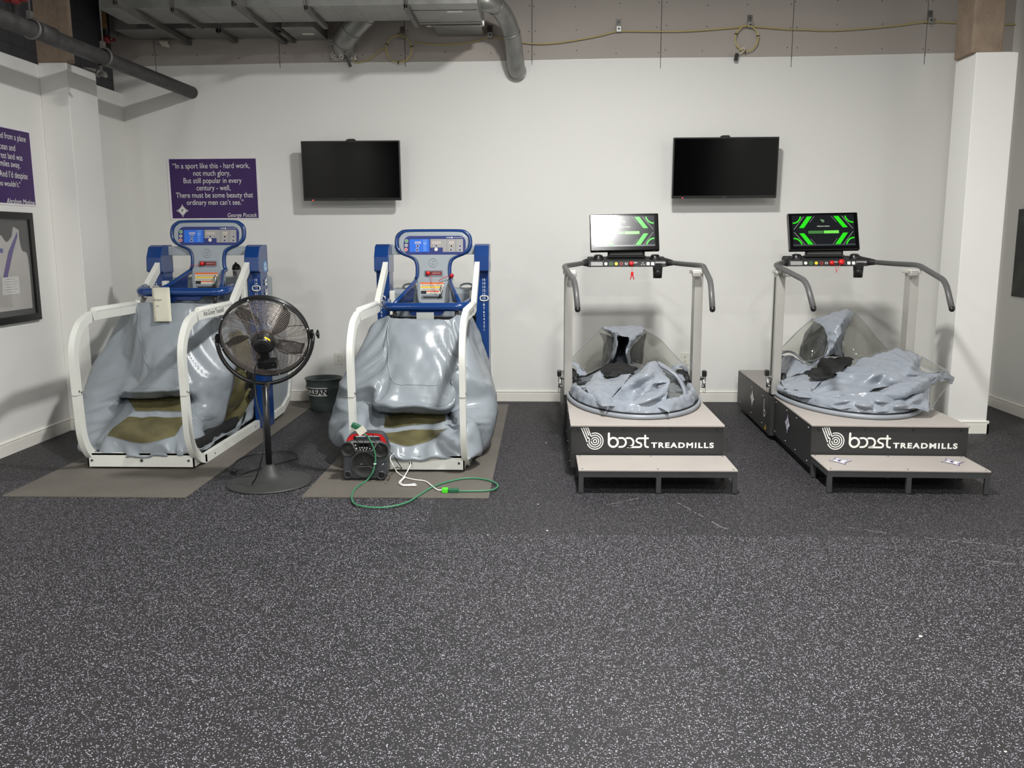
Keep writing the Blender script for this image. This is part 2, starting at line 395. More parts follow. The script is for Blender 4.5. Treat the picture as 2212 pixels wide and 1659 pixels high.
# right wall and column
struct('wall_right', MB().bx(RIGHT, RIGHT+.14, FRONT, BACK, 0, CEIL), M_wall)
struct('column_right', MB().prism([(3.078, 0), (3.372, 0), (3.372, 2.774), (3.30, 2.778), (3.10, 2.776), (3.078, 2.776)], (0, .315, 0), (0, 6.585, 0)), M_wall, bevel=.004)
tr += 1; struct('trim_%d' % tr, MB().bx(3.046, 3.262, 6.59, 6.87, 2.774, CEIL), M_conc, bevel=.01)
struct('wall_front', MB().bx(LEFT-.14, RIGHT+.14, FRONT-.14, FRONT, 0, CEIL), mat('dark unseen wall', (38, 37, 37), 0.9))  # unseen wall, coloured dark so the screens mirror a dark room
struct('ceiling', MB().bx(LEFT-.14, RIGHT+.14, FRONT-.14, BACK+.12, CEIL, CEIL+.1), M_ceil)
# baseboards with a bead along the top
def baseboard(mb, a, b, n):
    """a->b along the wall foot, n points into the room."""
    a, b, n = Vector(a), Vector(b), Vector(n); d = b-a
    prof = [(0, 0), (.014, 0), (.014, .076), (.011, .079), (.011, .083), (.016, .087), (.016, .094), (.008, .099), (0, .099)]
    mb.prism(prof, d, a, n, (0, 0, 1))
mb = MB(); baseboard(mb, (LEFT, BACK, 0), (RIGHT, BACK, 0), (0, -1, 0)); struct('baseboard_back', mb, M_trim)
mb = MB(); baseboard(mb, (LEFT, FRONT, 0), (LEFT, 6.58, 0), (1, 0, 0)); baseboard(mb, (LEFT, 7.01, 0), (LEFT, BACK, 0), (1, 0, 0))
baseboard(mb, (LEFT, 6.58, 0), (-3.519, 6.58, 0), (0, -1, 0)); baseboard(mb, (-3.533, 6.566, 0), (-3.533, 7.01, 0), (1, 0, 0)); struct('baseboard_left', mb, M_trim)
mb = MB(); baseboard(mb, (RIGHT, FRONT, 0), (RIGHT, BACK, 0), (-1, 0, 0))
baseboard(mb, (3.064, 6.585, 0), (3.386, 6.585, 0), (0, -1, 0)); baseboard(mb, (3.078, 6.571, 0), (3.078, 6.9, 0), (-1, 0, 0)); baseboard(mb, (3.372, 6.571, 0), (3.372, 6.9, 0), (1, 0, 0)); struct('baseboard_right', mb, M_trim)
# measured shapes of the crumpled fabric, in metres
BAG_M = {'hood':[[(0.527,6.95,0.499),(0.556,6.9,0.595),(0.553,6.95,0.72),(0.483,7.05,0.783),(0.629,7.1,0.788),(0.772,7.05,0.796),(0.803,6.95,0.767),(0.712,6.85,0.674),(0.685,6.85,0.601),(0.694,6.9,0.503)],[(0.53,6.88,0.508),(0.559,6.78,0.615),(0.562,6.85,0.733),(0.531,6.92,0.778),(0.62,6.93,0.774),(0.717,6.92,0.77),(0.733,6.82,0.744),(0.675,6.76,0.664),(0.661,6.76,0.602),(0.677,6.86,0.517)],[(0.54,6.85,0.518),(0.569,6.75,0.634),(0.576,6.8,0.744),(0.577,6.85,0.767),(0.614,6.8,0.744),(0.66,6.8,0.738),(0.671,6.75,0.721),(0.646,6.74,0.646),(0.645,6.75,0.593),(0.666,6.85,0.534)]],'hood_lining':[[(0.578,6.82,0.747),(0.63,6.95,0.728),(0.664,6.82,0.736)],[(0.572,6.8,0.685),(0.638,7.05,0.656),(0.666,6.8,0.69)],[(0.57,6.8,0.628),(0.633,7.05,0.608),(0.651,6.8,0.633)],[(0.521,6.8,0.535),(0.602,6.92,0.55),(0.656,6.8,0.546)],[(0.492,6.75,0.491),(0.593,6.8,0.504),(0.685,6.8,0.499)]],'lining_left':[[(0.468,7.18,0.73),(0.554,6.97,0.715)],[(0.5,7.2,0.638),(0.558,6.93,0.633)],[(0.475,7.1,0.456),(0.531,6.93,0.501)]],'lining_right':[[(0.841,7.16,0.729),(0.722,6.9,0.665)],[(0.83,7.18,0.603),(0.693,6.9,0.595)],[(0.813,7.1,0.483),(0.697,6.92,0.508)]],'window_left':[[(0.483,7.05,0.778),(0.394,6.95,0.709),(0.295,6.8,0.628),(0.211,6.65,0.558)],[(0.552,6.94,0.716),(0.449,6.75,0.665),(0.341,6.6,0.593),(0.254,6.5,0.542)],[(0.555,6.9,0.61),(0.484,6.65,0.586),(0.371,6.5,0.537),(0.293,6.4,0.517)],[(0.53,6.92,0.506),(0.465,6.65,0.51),(0.391,6.5,0.495),(0.323,6.4,0.482)]],'window_right':[[(0.806,6.95,0.764),(0.922,6.9,0.691),(1.008,6.8,0.597),(1.078,6.65,0.524)],[(0.717,6.85,0.674),(0.823,6.75,0.639),(0.915,6.6,0.588),(1.0,6.5,0.537)],[(0.685,6.85,0.601),(0.769,6.7,0.58),(0.86,6.55,0.56),(0.954,6.45,0.532)],[(0.697,6.9,0.506),(0.76,6.7,0.503),(0.852,6.55,0.5),(0.936,6.45,0.5)]],'cuff_left':[[(0.193,6.62,0.555),(0.258,6.5,0.542),(0.299,6.42,0.514),(0.324,6.37,0.482)],[(0.192,6.58,0.543),(0.24,6.46,0.535),(0.272,6.4,0.502),(0.301,6.35,0.471)],[(0.191,6.55,0.534),(0.23,6.46,0.53),(0.249,6.4,0.502),(0.23,6.38,0.461)]],'cuff_left_inside':[[(0.183,6.62,0.529),(0.235,6.52,0.519),(0.252,6.45,0.494)],[(0.183,6.6,0.472),(0.215,6.5,0.482),(0.244,6.43,0.483)],[(0.182,6.55,0.434),(0.204,6.45,0.45),(0.231,6.4,0.458)]],'cuff_right':[[(0.943,6.5,0.503),(0.992,6.45,0.547),(1.063,6.5,0.542),(1.095,6.5,0.493)],[(0.941,6.42,0.505),(0.984,6.38,0.545),(1.036,6.42,0.542),(1.074,6.44,0.502)],[(0.95,6.38,0.487),(0.989,6.36,0.533),(1.024,6.4,0.53),(1.056,6.42,0.5)]],'cuff_right_inside':[[(1.005,6.5,0.52),(1.057,6.55,0.515),(1.099,6.55,0.496)],[(0.984,6.45,0.5),(1.04,6.5,0.493),(1.095,6.5,0.473)],[(1.006,6.4,0.469),(1.052,6.42,0.471),(1.089,6.45,0.466)]],'fold_tail':[[(0.997,6.35,0.511),(1.042,6.36,0.495),(1.097,6.4,0.464)],[(0.986,6.3,0.489),(1.025,6.28,0.478),(1.092,6.38,0.46)],[(0.993,6.28,0.469),(1.026,6.28,0.466),(1.075,6.35,0.46)]],'fold_left':[[(0.301,6.05,0.462),(0.374,6.12,0.495),(0.447,6.12,0.496),(0.561,6.05,0.488)],[(0.293,5.97,0.466),(0.373,5.96,0.484),(0.463,5.96,0.484),(0.557,6.0,0.483)],[(0.32,5.8,0.428),(0.369,5.74,0.452),(0.428,5.78,0.454),(0.5,5.85,0.456)],[(0.355,5.65,0.416),(0.379,5.62,0.435),(0.406,5.64,0.435),(0.453,5.7,0.438)],[(0.379,5.52,0.417),(0.385,5.52,0.418),(0.391,5.52,0.421),(0.409,5.56,0.424)]],'fold_middle':[[(0.727,6.05,0.625),(0.747,6.0,0.64),(0.777,6.02,0.64),(0.814,6.06,0.617)],[(0.676,5.95,0.589),(0.711,5.82,0.604),(0.774,5.88,0.59),(0.837,5.95,0.557)],[(0.586,5.85,0.546),(0.678,5.74,0.581),(0.753,5.78,0.552),(0.841,5.74,0.544)],[(0.508,5.7,0.495),(0.615,5.78,0.481),(0.701,5.7,0.521),(0.778,5.8,0.505)],[(0.434,5.56,0.45),(0.582,5.7,0.434),(0.656,5.64,0.479),(0.762,5.74,0.489)],[(0.39,5.5,0.421),(0.564,5.6,0.404),(0.602,5.6,0.422),(0.674,5.64,0.466)]],'fold_right':[[(0.562,5.54,0.428),(0.65,5.62,0.474),(0.761,5.7,0.504),(0.841,5.73,0.547)],[(0.559,5.5,0.415),(0.651,5.48,0.461),(0.742,5.52,0.488),(0.82,5.66,0.498)],[(0.596,5.54,0.399),(0.658,5.5,0.424),(0.738,5.54,0.442),(0.791,5.52,0.458)],[(0.636,5.56,0.393),(0.704,5.53,0.407),(0.758,5.47,0.411),(0.799,5.43,0.397)]],'side_arch':[[(0.806,6.1,0.622),(0.866,6.1,0.588),(0.942,6.05,0.533),(0.986,6.0,0.463),(1.004,5.95,0.389)],[(0.807,6.02,0.611),(0.869,6.02,0.574),(0.931,5.98,0.53),(0.969,5.94,0.468),(0.985,5.9,0.398)],[(0.819,6.02,0.588),(0.874,6.02,0.556),(0.923,5.98,0.516),(0.954,5.94,0.459),(0.972,5.9,0.394)]],'side_window':[[(0.841,6.05,0.56),(0.926,6.0,0.515)],[(0.855,5.88,0.492),(0.956,5.95,0.458)],[(0.845,5.82,0.406),(0.967,5.9,0.4)]],'shorts':[[(0.47,6.45,0.544),(0.573,6.58,0.566),(0.651,6.52,0.544),(0.7,6.42,0.543)],[(0.427,6.28,0.537),(0.497,6.3,0.551),(0.584,6.32,0.553),(0.668,6.3,0.544)],[(0.434,6.2,0.523),(0.498,6.18,0.526),(0.574,6.2,0.54),(0.65,6.22,0.539)],[(0.452,6.18,0.503),(0.507,6.18,0.512),(0.597,6.2,0.526),(0.646,6.22,0.53)]],'flap_left':[[(0.367,6.25,0.515),(0.42,6.28,0.537),(0.454,6.22,0.506)],[(0.306,6.15,0.465),(0.372,6.1,0.492),(0.438,6.12,0.496)],[(0.258,6.1,0.459),(0.3,6.02,0.463),(0.406,6.05,0.486)]],'flap_middle':[[(0.444,6.2,0.495),(0.527,6.2,0.518),(0.62,6.15,0.543)],[(0.409,6.1,0.492),(0.489,6.06,0.494),(0.576,6.02,0.514)],[(0.421,6.0,0.489),(0.483,5.98,0.484),(0.543,5.95,0.479)]],'fold_small':[[(1.015,6.12,0.429),(1.06,6.2,0.429),(1.094,6.2,0.422)],[(1.013,6.05,0.408),(1.041,6.08,0.417),(1.071,6.12,0.41)],[(1.013,6.0,0.389),(1.027,6.02,0.39),(1.043,6.05,0.39)]]}
BAG_R = {'hood':[[(2.088,6.8,0.867),(2.165,6.78,0.898),(2.275,6.78,0.937),(2.358,6.82,0.951),(2.438,6.88,0.911)],[(2.121,6.65,0.831),(2.159,6.58,0.852),(2.219,6.56,0.882),(2.293,6.64,0.902),(2.371,6.76,0.864)],[(2.131,6.55,0.758),(2.152,6.5,0.77),(2.197,6.5,0.798),(2.251,6.58,0.803),(2.31,6.7,0.777)],[(2.12,6.5,0.687),(2.142,6.48,0.704),(2.168,6.48,0.717),(2.229,6.58,0.713),(2.273,6.66,0.682)],[(2.086,6.45,0.625),(2.119,6.48,0.628),(2.176,6.55,0.633),(2.227,6.6,0.619),(2.29,6.66,0.601)]],'hood_skirt':[[(1.838,6.8,0.535),(1.891,6.68,0.602),(1.938,6.5,0.576),(1.984,6.45,0.573),(2.086,6.45,0.625)],[(1.787,6.6,0.506),(1.844,6.5,0.541),(1.91,6.42,0.539),(1.97,6.4,0.556),(2.068,6.42,0.608)],[(1.762,6.5,0.471),(1.794,6.38,0.475),(1.861,6.34,0.513),(1.939,6.34,0.544),(2.055,6.4,0.597)]],'cuff_inside':[[(1.852,6.9,0.558),(1.889,6.85,0.579),(1.915,6.75,0.578)],[(1.841,6.85,0.528),(1.858,6.78,0.53),(1.883,6.72,0.553)],[(1.803,6.7,0.484),(1.818,6.68,0.501),(1.84,6.66,0.533)]],'cuff_rim':[[(1.837,6.8,0.564),(1.856,6.76,0.602),(1.889,6.7,0.62),(1.911,6.58,0.615),(1.939,6.48,0.576)],[(1.832,6.78,0.552),(1.855,6.74,0.59),(1.884,6.68,0.609),(1.902,6.57,0.602),(1.926,6.47,0.57)]],'lining_left':[[(2.165,7.0,0.831),(2.169,6.8,0.81),(2.148,6.6,0.746)],[(2.103,7.02,0.729),(2.118,6.82,0.692),(2.147,6.6,0.675)],[(2.032,6.92,0.556),(2.036,6.62,0.56),(2.096,6.5,0.611)]],'lining_right':[[(2.336,6.85,0.776),(2.338,6.78,0.769)],[(2.239,6.75,0.665),(2.302,6.74,0.666)],[(2.182,6.65,0.606),(2.318,6.72,0.59)]],'window_left':[[(2.093,6.82,0.858),(1.985,6.77,0.777),(1.911,6.77,0.698),(1.827,6.77,0.608)],[(2.135,6.67,0.821),(2.005,6.55,0.751),(1.92,6.55,0.681),(1.861,6.65,0.621)],[(2.141,6.57,0.735),(2.033,6.45,0.68),(1.954,6.45,0.635),(1.901,6.52,0.608)],[(2.09,6.47,0.615),(2.018,6.43,0.59),(1.962,6.42,0.577),(1.933,6.46,0.575)]],'window_right':[[(2.446,6.9,0.902),(2.5,6.82,0.826),(2.573,6.77,0.727),(2.631,6.67,0.639)],[(2.365,6.77,0.845),(2.401,6.67,0.773),(2.457,6.62,0.687),(2.525,6.57,0.623)],[(2.293,6.7,0.72),(2.309,6.55,0.682),(2.356,6.5,0.632),(2.432,6.5,0.605)],[(2.294,6.67,0.602),(2.294,6.55,0.591),(2.319,6.5,0.577),(2.359,6.48,0.58)]],'mound':[[(1.849,5.98,0.452),(2.016,6.12,0.534),(2.149,6.18,0.581),(2.314,6.22,0.649),(2.521,6.26,0.701),(2.635,6.22,0.684),(2.667,6.16,0.65)],[(1.814,5.84,0.441),(1.972,5.94,0.513),(2.107,5.98,0.559),(2.249,6.0,0.614),(2.437,6.04,0.66),(2.52,5.98,0.649),(2.621,6.08,0.603)],[(1.815,5.78,0.426),(1.956,5.85,0.484),(2.095,5.9,0.52),(2.228,5.84,0.593),(2.392,5.92,0.619),(2.459,5.84,0.605),(2.635,6.02,0.576)],[(1.857,5.72,0.428),(1.952,5.74,0.465),(2.027,5.7,0.491),(2.245,5.84,0.527),(2.322,5.78,0.577),(2.498,5.84,0.568),(2.712,5.94,0.58)],[(1.87,5.72,0.416),(1.959,5.72,0.438),(2.084,5.64,0.486),(2.222,5.8,0.499),(2.347,5.76,0.528),(2.505,5.78,0.549),(2.707,5.9,0.577)]],'fold_upper':[[(2.21,5.7,0.488),(2.323,5.7,0.537),(2.478,5.72,0.565),(2.686,5.87,0.588)],[(2.193,5.6,0.49),(2.296,5.6,0.521),(2.424,5.63,0.546),(2.595,5.78,0.55)],[(2.207,5.6,0.448),(2.303,5.58,0.467),(2.407,5.61,0.495),(2.562,5.74,0.513)],[(2.211,5.64,0.434),(2.349,5.66,0.437),(2.45,5.68,0.471),(2.557,5.74,0.497)]],'fold_lower':[[(1.859,5.76,0.405),(1.969,5.7,0.457),(2.078,5.64,0.486),(2.194,5.62,0.496),(2.34,5.64,0.45),(2.441,5.66,0.486),(2.562,5.74,0.516)],[(1.87,5.68,0.398),(1.947,5.58,0.445),(2.071,5.6,0.454),(2.145,5.5,0.46),(2.294,5.58,0.437),(2.389,5.56,0.462),(2.524,5.68,0.471)],[(1.887,5.62,0.394),(1.973,5.6,0.417),(2.037,5.47,0.436),(2.173,5.55,0.415),(2.254,5.48,0.434),(2.392,5.56,0.426),(2.479,5.58,0.428)],[(1.921,5.58,0.387),(1.977,5.54,0.404),(2.07,5.52,0.396),(2.143,5.47,0.397),(2.273,5.52,0.394),(2.367,5.5,0.413),(2.462,5.52,0.384)]],'window_front_upper':[[(2.665,6.16,0.649),(2.722,6.11,0.615),(2.758,6.06,0.589),(2.796,6.01,0.563)],[(2.618,6.07,0.597),(2.662,6.01,0.577),(2.686,5.95,0.577),(2.711,5.91,0.578)]],'window_front_lower':[[(2.575,5.76,0.531),(2.654,5.83,0.539),(2.724,5.89,0.535),(2.786,5.94,0.514)],[(2.534,5.7,0.492),(2.609,5.76,0.482),(2.668,5.81,0.476),(2.715,5.86,0.477)],[(2.497,5.62,0.445),(2.539,5.66,0.432),(2.581,5.7,0.43),(2.612,5.73,0.431)],[(2.465,5.53,0.382),(2.485,5.56,0.382),(2.505,5.59,0.385),(2.52,5.61,0.387)]],'tip':[[(2.683,5.87,0.588),(2.759,5.95,0.582),(2.829,6.0,0.544)],[(2.616,5.79,0.573),(2.715,5.89,0.564),(2.812,5.97,0.528)],[(2.564,5.74,0.529),(2.666,5.83,0.539),(2.783,5.93,0.51)]],'shorts':[[(2.07,6.45,0.611),(2.211,6.55,0.605),(2.293,6.45,0.597)],[(1.941,6.22,0.575),(2.065,6.2,0.585),(2.168,6.2,0.591)],[(1.868,6.1,0.543),(1.939,6.08,0.536),(2.03,6.05,0.561)],[(1.893,6.05,0.515),(1.946,6.02,0.52),(2.002,6.0,0.542)]],'flap_left':[[(1.732,6.35,0.477),(1.851,6.35,0.498),(1.918,6.22,0.522),(1.966,6.08,0.517)],[(1.719,6.2,0.457),(1.795,6.15,0.479),(1.858,6.1,0.494),(1.922,6.02,0.507)],[(1.699,6.1,0.447),(1.76,6.02,0.454),(1.815,5.95,0.466),(1.864,5.95,0.473)]],'fold_left':[[(1.704,6.3,0.434),(1.719,6.1,0.437),(1.768,5.98,0.442),(1.84,5.95,0.46)],[(1.691,6.25,0.422),(1.706,6.05,0.426),(1.758,5.9,0.43),(1.82,5.86,0.444)],[(1.685,6.2,0.41),(1.712,6.0,0.412),(1.747,5.84,0.422),(1.815,5.78,0.426)]]}
SHELL_R = [[(-1.2,6.6,0.09),(-1.205,6.0,0.09),(-1.2,5.42,0.1),(-1.05,5.385,0.1),(-0.85,5.385,0.1),(-0.65,5.385,0.1),(-0.5,5.42,0.1),(-0.495,6.0,0.09),(-0.5,6.6,0.09)],[(-1.27,6.6,0.2),(-1.428,5.9,0.138),(-1.255,5.45,0.169),(-1.018,5.36,0.149),(-0.836,5.34,0.145),(-0.646,5.36,0.157),(-0.446,5.45,0.151),(-0.426,5.8,0.089),(-0.46,6.6,0.2)],[(-1.33,6.6,0.3),(-1.474,5.95,0.224),(-1.284,5.5,0.259),(-0.997,5.42,0.192),(-0.863,5.42,0.169),(-0.685,5.45,0.221),(-0.487,5.5,0.302),(-0.374,5.9,0.231),(-0.42,6.6,0.3)],[(-1.36,6.6,0.4),(-1.46,6.0,0.334),(-1.243,5.6,0.301),(-1.066,5.62,0.212),(-0.861,5.62,0.225),(-0.645,5.62,0.239),(-0.517,5.6,0.334),(-0.35,6.0,0.321),(-0.4,6.6,0.4)],[(-1.36,6.6,0.45),(-1.451,6.0,0.401),(-1.231,5.7,0.344),(-1.075,5.68,0.227),(-0.869,5.68,0.25),(-0.658,5.68,0.27),(-0.573,5.7,0.362),(-0.359,6.0,0.387),(-0.4,6.6,0.45)],[(-1.34,6.6,0.5),(-1.439,6.0,0.451),(-1.229,5.85,0.396),(-1.106,5.95,0.308),(-0.901,5.95,0.312),(-0.695,5.95,0.313),(-0.603,5.85,0.381),(-0.372,6.0,0.443),(-0.41,6.6,0.5)],[(-1.31,6.6,0.56),(-1.427,6.0,0.517),(-1.186,5.8,0.508),(-1.076,5.68,0.383),(-0.854,5.66,0.378),(-0.639,5.68,0.375),(-0.6,5.85,0.591),(-0.397,6.0,0.519),(-0.42,6.6,0.56)],[(-1.27,6.6,0.65),(-1.397,6.05,0.576),(-1.181,5.9,0.582),(-1.047,5.78,0.486),(-0.86,5.76,0.471),(-0.68,5.78,0.48),(-0.588,5.9,0.645),(-0.472,6.05,0.611),(-0.45,6.6,0.65)],[(-1.2,6.6,0.75),(-1.32,6.1,0.703),(-1.144,6.0,0.748),(-1.074,5.93,0.676),(-0.876,5.9,0.68),(-0.674,5.93,0.676),(-0.613,6.0,0.748),(-0.533,6.1,0.769),(-0.48,6.6,0.75)],[(-1.15,6.55,0.86),(-1.231,6.2,0.882),(-1.132,6.1,0.869),(-1.102,6.08,0.87),(-0.894,6.06,0.899),(-0.687,6.08,0.887),(-0.621,6.1,0.885),(-0.581,6.2,0.875),(-0.52,6.55,0.86)],[(-1.1,6.5,0.93),(-1.186,6.25,0.911),(-1.113,6.15,0.94),(-1.068,6.12,0.923),(-0.9,6.1,0.924),(-0.721,6.12,0.916),(-0.658,6.15,0.92),(-0.604,6.25,0.954),(-0.56,6.5,0.93)]]
SHELL_L = [[(-2.97,6.65,0.09),(-2.975,6.0,0.09),(-2.96,5.46,0.1),(-2.8,5.425,0.1),(-2.62,5.425,0.1),(-2.42,5.425,0.1),(-2.3,5.46,0.1),(-2.295,6.0,0.09),(-2.295,6.65,0.09)],[(-3.02,6.65,0.2),(-3.124,5.7,0.127),(-2.976,5.5,0.143),(-2.77,5.4,0.143),(-2.593,5.38,0.136),(-2.433,5.4,0.154),(-2.342,5.5,0.161),(-2.341,6.05,0.135),(-2.29,6.65,0.17)],[(-3.05,6.65,0.3),(-3.173,5.75,0.197),(-3.012,5.55,0.21),(-2.886,5.5,0.212),(-2.638,5.45,0.172),(-2.431,5.5,0.214),(-2.348,5.6,0.217),(-2.383,6.1,0.148),(-2.28,6.65,0.25)],[(-3.07,6.65,0.38),(-3.228,5.85,0.291),(-3.012,5.65,0.268),(-2.829,5.68,0.294),(-2.64,5.68,0.295),(-2.423,5.68,0.296),(-2.373,5.72,0.272),(-2.343,6.1,0.244),(-2.27,6.65,0.35)],[(-3.07,6.65,0.42),(-3.25,5.9,0.348),(-2.996,5.72,0.302),(-2.796,5.73,0.323),(-2.628,5.73,0.324),(-2.435,5.73,0.324),(-2.381,5.78,0.324),(-2.322,6.12,0.316),(-2.27,6.65,0.42)],[(-3.06,6.65,0.5),(-3.265,5.95,0.405),(-3.005,5.85,0.391),(-2.982,5.98,0.404),(-2.766,5.98,0.411),(-2.548,5.98,0.419),(-2.417,5.9,0.4),(-2.31,6.15,0.424),(-2.27,6.65,0.5)],[(-3.04,6.65,0.56),(-3.269,6.0,0.481),(-2.955,5.85,0.486),(-2.882,5.75,0.458),(-2.671,5.74,0.46),(-2.465,5.75,0.481),(-2.41,5.9,0.515),(-2.297,6.17,0.54),(-2.27,6.65,0.57)],[(-3.0,6.65,0.64),(-3.281,6.1,0.56),(-2.891,5.95,0.572),(-2.746,5.85,0.568),(-2.622,5.83,0.575),(-2.507,5.85,0.578),(-2.444,5.95,0.606),(-2.292,6.2,0.638),(-2.27,6.65,0.65)],[(-2.95,6.62,0.75),(-3.224,6.2,0.706),(-2.965,6.1,0.752),(-2.85,6.0,0.764),(-2.67,5.97,0.768),(-2.55,6.0,0.764),(-2.472,6.08,0.771),(-2.333,6.25,0.769),(-2.29,6.62,0.75)],[(-2.9,6.6,0.86),(-3.129,6.3,0.901),(-2.996,6.2,0.971),(-2.927,6.15,0.982),(-2.721,6.12,0.977),(-2.565,6.15,0.975),(-2.461,6.18,0.928),(-2.389,6.3,0.901),(-2.33,6.6,0.86)],[(-2.86,6.58,0.93),(-3.058,6.35,0.997),(-3.003,6.28,1.012),(-2.923,6.2,1.028),(-2.743,6.18,1.029),(-2.565,6.2,1.028),(-2.429,6.2,1.021),(-2.382,6.35,1.034),(-2.37,6.58,0.93)]]
CABLE_A = [(-1.649,7.838,3.004),(-1.572,7.838,3.007),(-1.489,7.838,3.048),(-1.419,7.838,3.101),(-1.378,7.838,3.116)]
CABLE_B = [(-1.119,7.838,3.163),(-1.083,7.838,3.155),(-0.963,7.838,3.142),(-0.822,7.838,3.14),(-0.661,7.838,3.154),(-0.541,7.838,3.179),(-0.461,7.838,3.197),(-0.381,7.838,3.188),(-0.262,7.838,3.164),(-0.106,7.838,3.139),(0.097,7.838,3.141),(0.335,7.838,3.172),(0.493,7.838,3.2),(0.635,7.838,3.229),(0.888,7.838,3.226),(1.132,7.838,3.223),(1.36,7.838,3.231),(1.594,7.838,3.247),(1.746,7.838,3.256),(1.907,7.838,3.243),(2.063,7.838,3.23),(2.219,7.838,3.224),(2.414,7.838,3.215),(2.646,7.838,3.223),(2.916,7.838,3.242),(3.126,7.838,3.265),(3.252,7.838,3.275),(3.453,7.838,3.265),(3.645,7.838,3.255),(4.037,7.838,3.243)]
GREEN = [(-1.139,5.2,0.326),(-1.105,5.13,0.312),(-1.071,5.13,0.286),(-1.043,5.135,0.224),(-1.031,5.14,0.165),(-1.036,5.14,0.115),(-1.049,5.13,0.065),(-1.088,5.128,0.012),(-1.113,5.016,0.012),(-1.119,4.889,0.012),(-1.095,4.741,0.012),(-1.046,4.637,0.012),(-0.958,4.588,0.012),(-0.856,4.599,0.012),(-0.767,4.687,0.012),(-0.721,4.823,0.012),(-0.662,4.996,0.012),(-0.578,5.119,0.012),(-0.47,5.195,0.012),(-0.353,5.165,0.012),(-0.279,5.064,0.012),(-0.285,4.965,0.012),(-0.337,4.926,0.012),(-0.432,4.914,0.012),(-0.501,4.912,0.012)]
WHITE = [(-0.591,4.939,0.012),(-0.627,4.938,0.012),(-0.682,5.045,0.012),(-0.727,5.126,0.012),(-0.797,5.156,0.012),(-0.873,5.218,0.012),(-0.932,5.326,0.012),(-0.953,5.3,0.064),(-0.975,5.33,0.102),(-0.957,5.35,0.124),(-0.917,5.36,0.125),(-0.876,5.36,0.104),(-0.848,5.35,0.067),(-0.859,5.32,0.032),(-0.871,5.207,0.012),(-0.881,5.092,0.012),(-0.854,5.031,0.012),(-0.819,5.022,0.012),(-0.791,5.023,0.012)]
WHITE2 = [(-0.858,5.2,0.017),(-0.87,5.095,0.017),(-0.855,5.034,0.017),(-0.814,5.025,0.017),(-0.775,5.046,0.017)]
BLACK1 = [(-1.048,5.16,0.303),(-1.035,5.13,0.275),(-1.013,5.13,0.24),(-0.979,5.13,0.211),(-0.95,5.2,0.171),(-0.945,5.3,0.125),(-0.936,5.36,0.073),(-0.907,5.36,0.027),(-0.937,5.36,0.036),(-0.948,5.3,0.04)]
BLACK2 = [(-1.063,5.12,0.3),(-1.095,5.12,0.277),(-1.099,5.12,0.228),(-1.109,5.12,0.184),(-1.073,5.115,0.118),(-1.031,5.11,0.088),(-0.974,5.11,0.062),(-0.96,5.216,0.012),(-0.959,5.11,0.012)]
BLACK3 = [(-0.942,5.2,0.162),(-0.951,5.12,0.15),(-0.977,5.12,0.123)]
FANCORD = [(-1.688,5.02,0.772),(-1.703,5.0,0.731),(-1.715,5.02,0.63),(-1.703,5.0,0.522),(-1.671,4.98,0.414),(-1.658,4.96,0.32),(-1.665,4.93,0.215),(-1.689,4.94,0.141),(-1.715,4.95,0.076),(-1.776,5.011,0.012),(-1.815,4.96,0.012),(-1.876,4.989,0.012),(-1.911,5.048,0.012),(-1.922,5.141,0.012),(-1.898,5.283,0.012),(-1.846,5.397,0.012),(-1.784,5.492,0.012),(-1.717,5.579,0.012),(-1.679,5.667,0.012),(-1.691,5.743,0.012),(-1.753,5.835,0.012),(-1.816,5.86,0.012),(-1.922,5.831,0.012),(-2.014,5.763,0.012),(-2.059,5.659,0.012),(-2.054,5.511,0.012),(-2.029,5.382,0.012),(-1.988,5.303,0.012)]
LPOST = [[(6.318,2.194),(6.179,2.125),(6.257,2.065),(6.22,2.004),(6.298,1.932),(6.204,1.874),(6.361,1.754)]]
JERSEY = [(5.916,1.516),(5.971,1.469),(6.042,1.512),(6.064,1.575),(6.123,1.555),(6.12,1.488),(6.141,1.409),(6.204,1.358),(6.202,0.995),(5.831,0.995)]
STRIPE = [(6.099,1.542),(6.098,1.508),(6.034,1.41),(5.94,1.229),(5.891,1.231),(5.976,1.402)]
CARD = [(5.873,1.227),(6.065,1.231),(6.062,1.11),(5.861,1.106)]
SIDE_ROD = [(0.242,6.3,0.474),(0.318,6.3,0.485),(0.4,6.4,0.51),(0.479,6.5,0.537)]
# ================================================================ air-pressure treadmills on the right
M_deck = mat('ribbed warm grey decking', (168, 161, 155), 0.5, var=0.03, bump=0.03, bscale=150)
M_panel = mat('charcoal side panel', (47, 47, 47), 0.45, var=0.04, vscale=3)
M_boxtop = mat('mid grey cover', (140, 133, 128), 0.4, var=0.03)
M_alu = mat('silver anodised post', (178, 176, 170), 0.35, metal=0.35, var=0.02)
M_cap = mat('pale grey cast cap', (205, 202, 195), 0.45)
M_bar = mat('dark grey foam grip', (82, 82, 82), 0.42, var=0.04, vscale=30)
M_blk = mat('black plastic', (22, 22, 23), 0.32, var=0.05)
M_blkm = mat('matt black plastic', (30, 30, 31), 0.65)
M_gloss = mat('glossy black screen glass', (4, 4, 5), 0.10, spec=0.22)
M_leg = mat('dark grey powder coated steel', (58, 59, 60), 0.5)
M_white = mat('white decal', (238, 237, 232), 0.5, var=0.0)
M_red = mat('red plastic', (214, 30, 30), 0.35)
M_steel = mat('bright steel', (190, 190, 188), 0.25, metal=0.9)
M_purple = mat('purple decal', (62, 38, 112), 0.5)
M_silverdecal = mat('silver decal', (200, 196, 200), 0.4)
M_yel = mat('yellow decal', (232, 196, 40), 0.5)
M_vinyl = mat('pale blue grey coated fabric', (138, 144, 153), 0.28, var=0.035, vscale=5, bump=0.05, bscale=22, rvar=0.08)
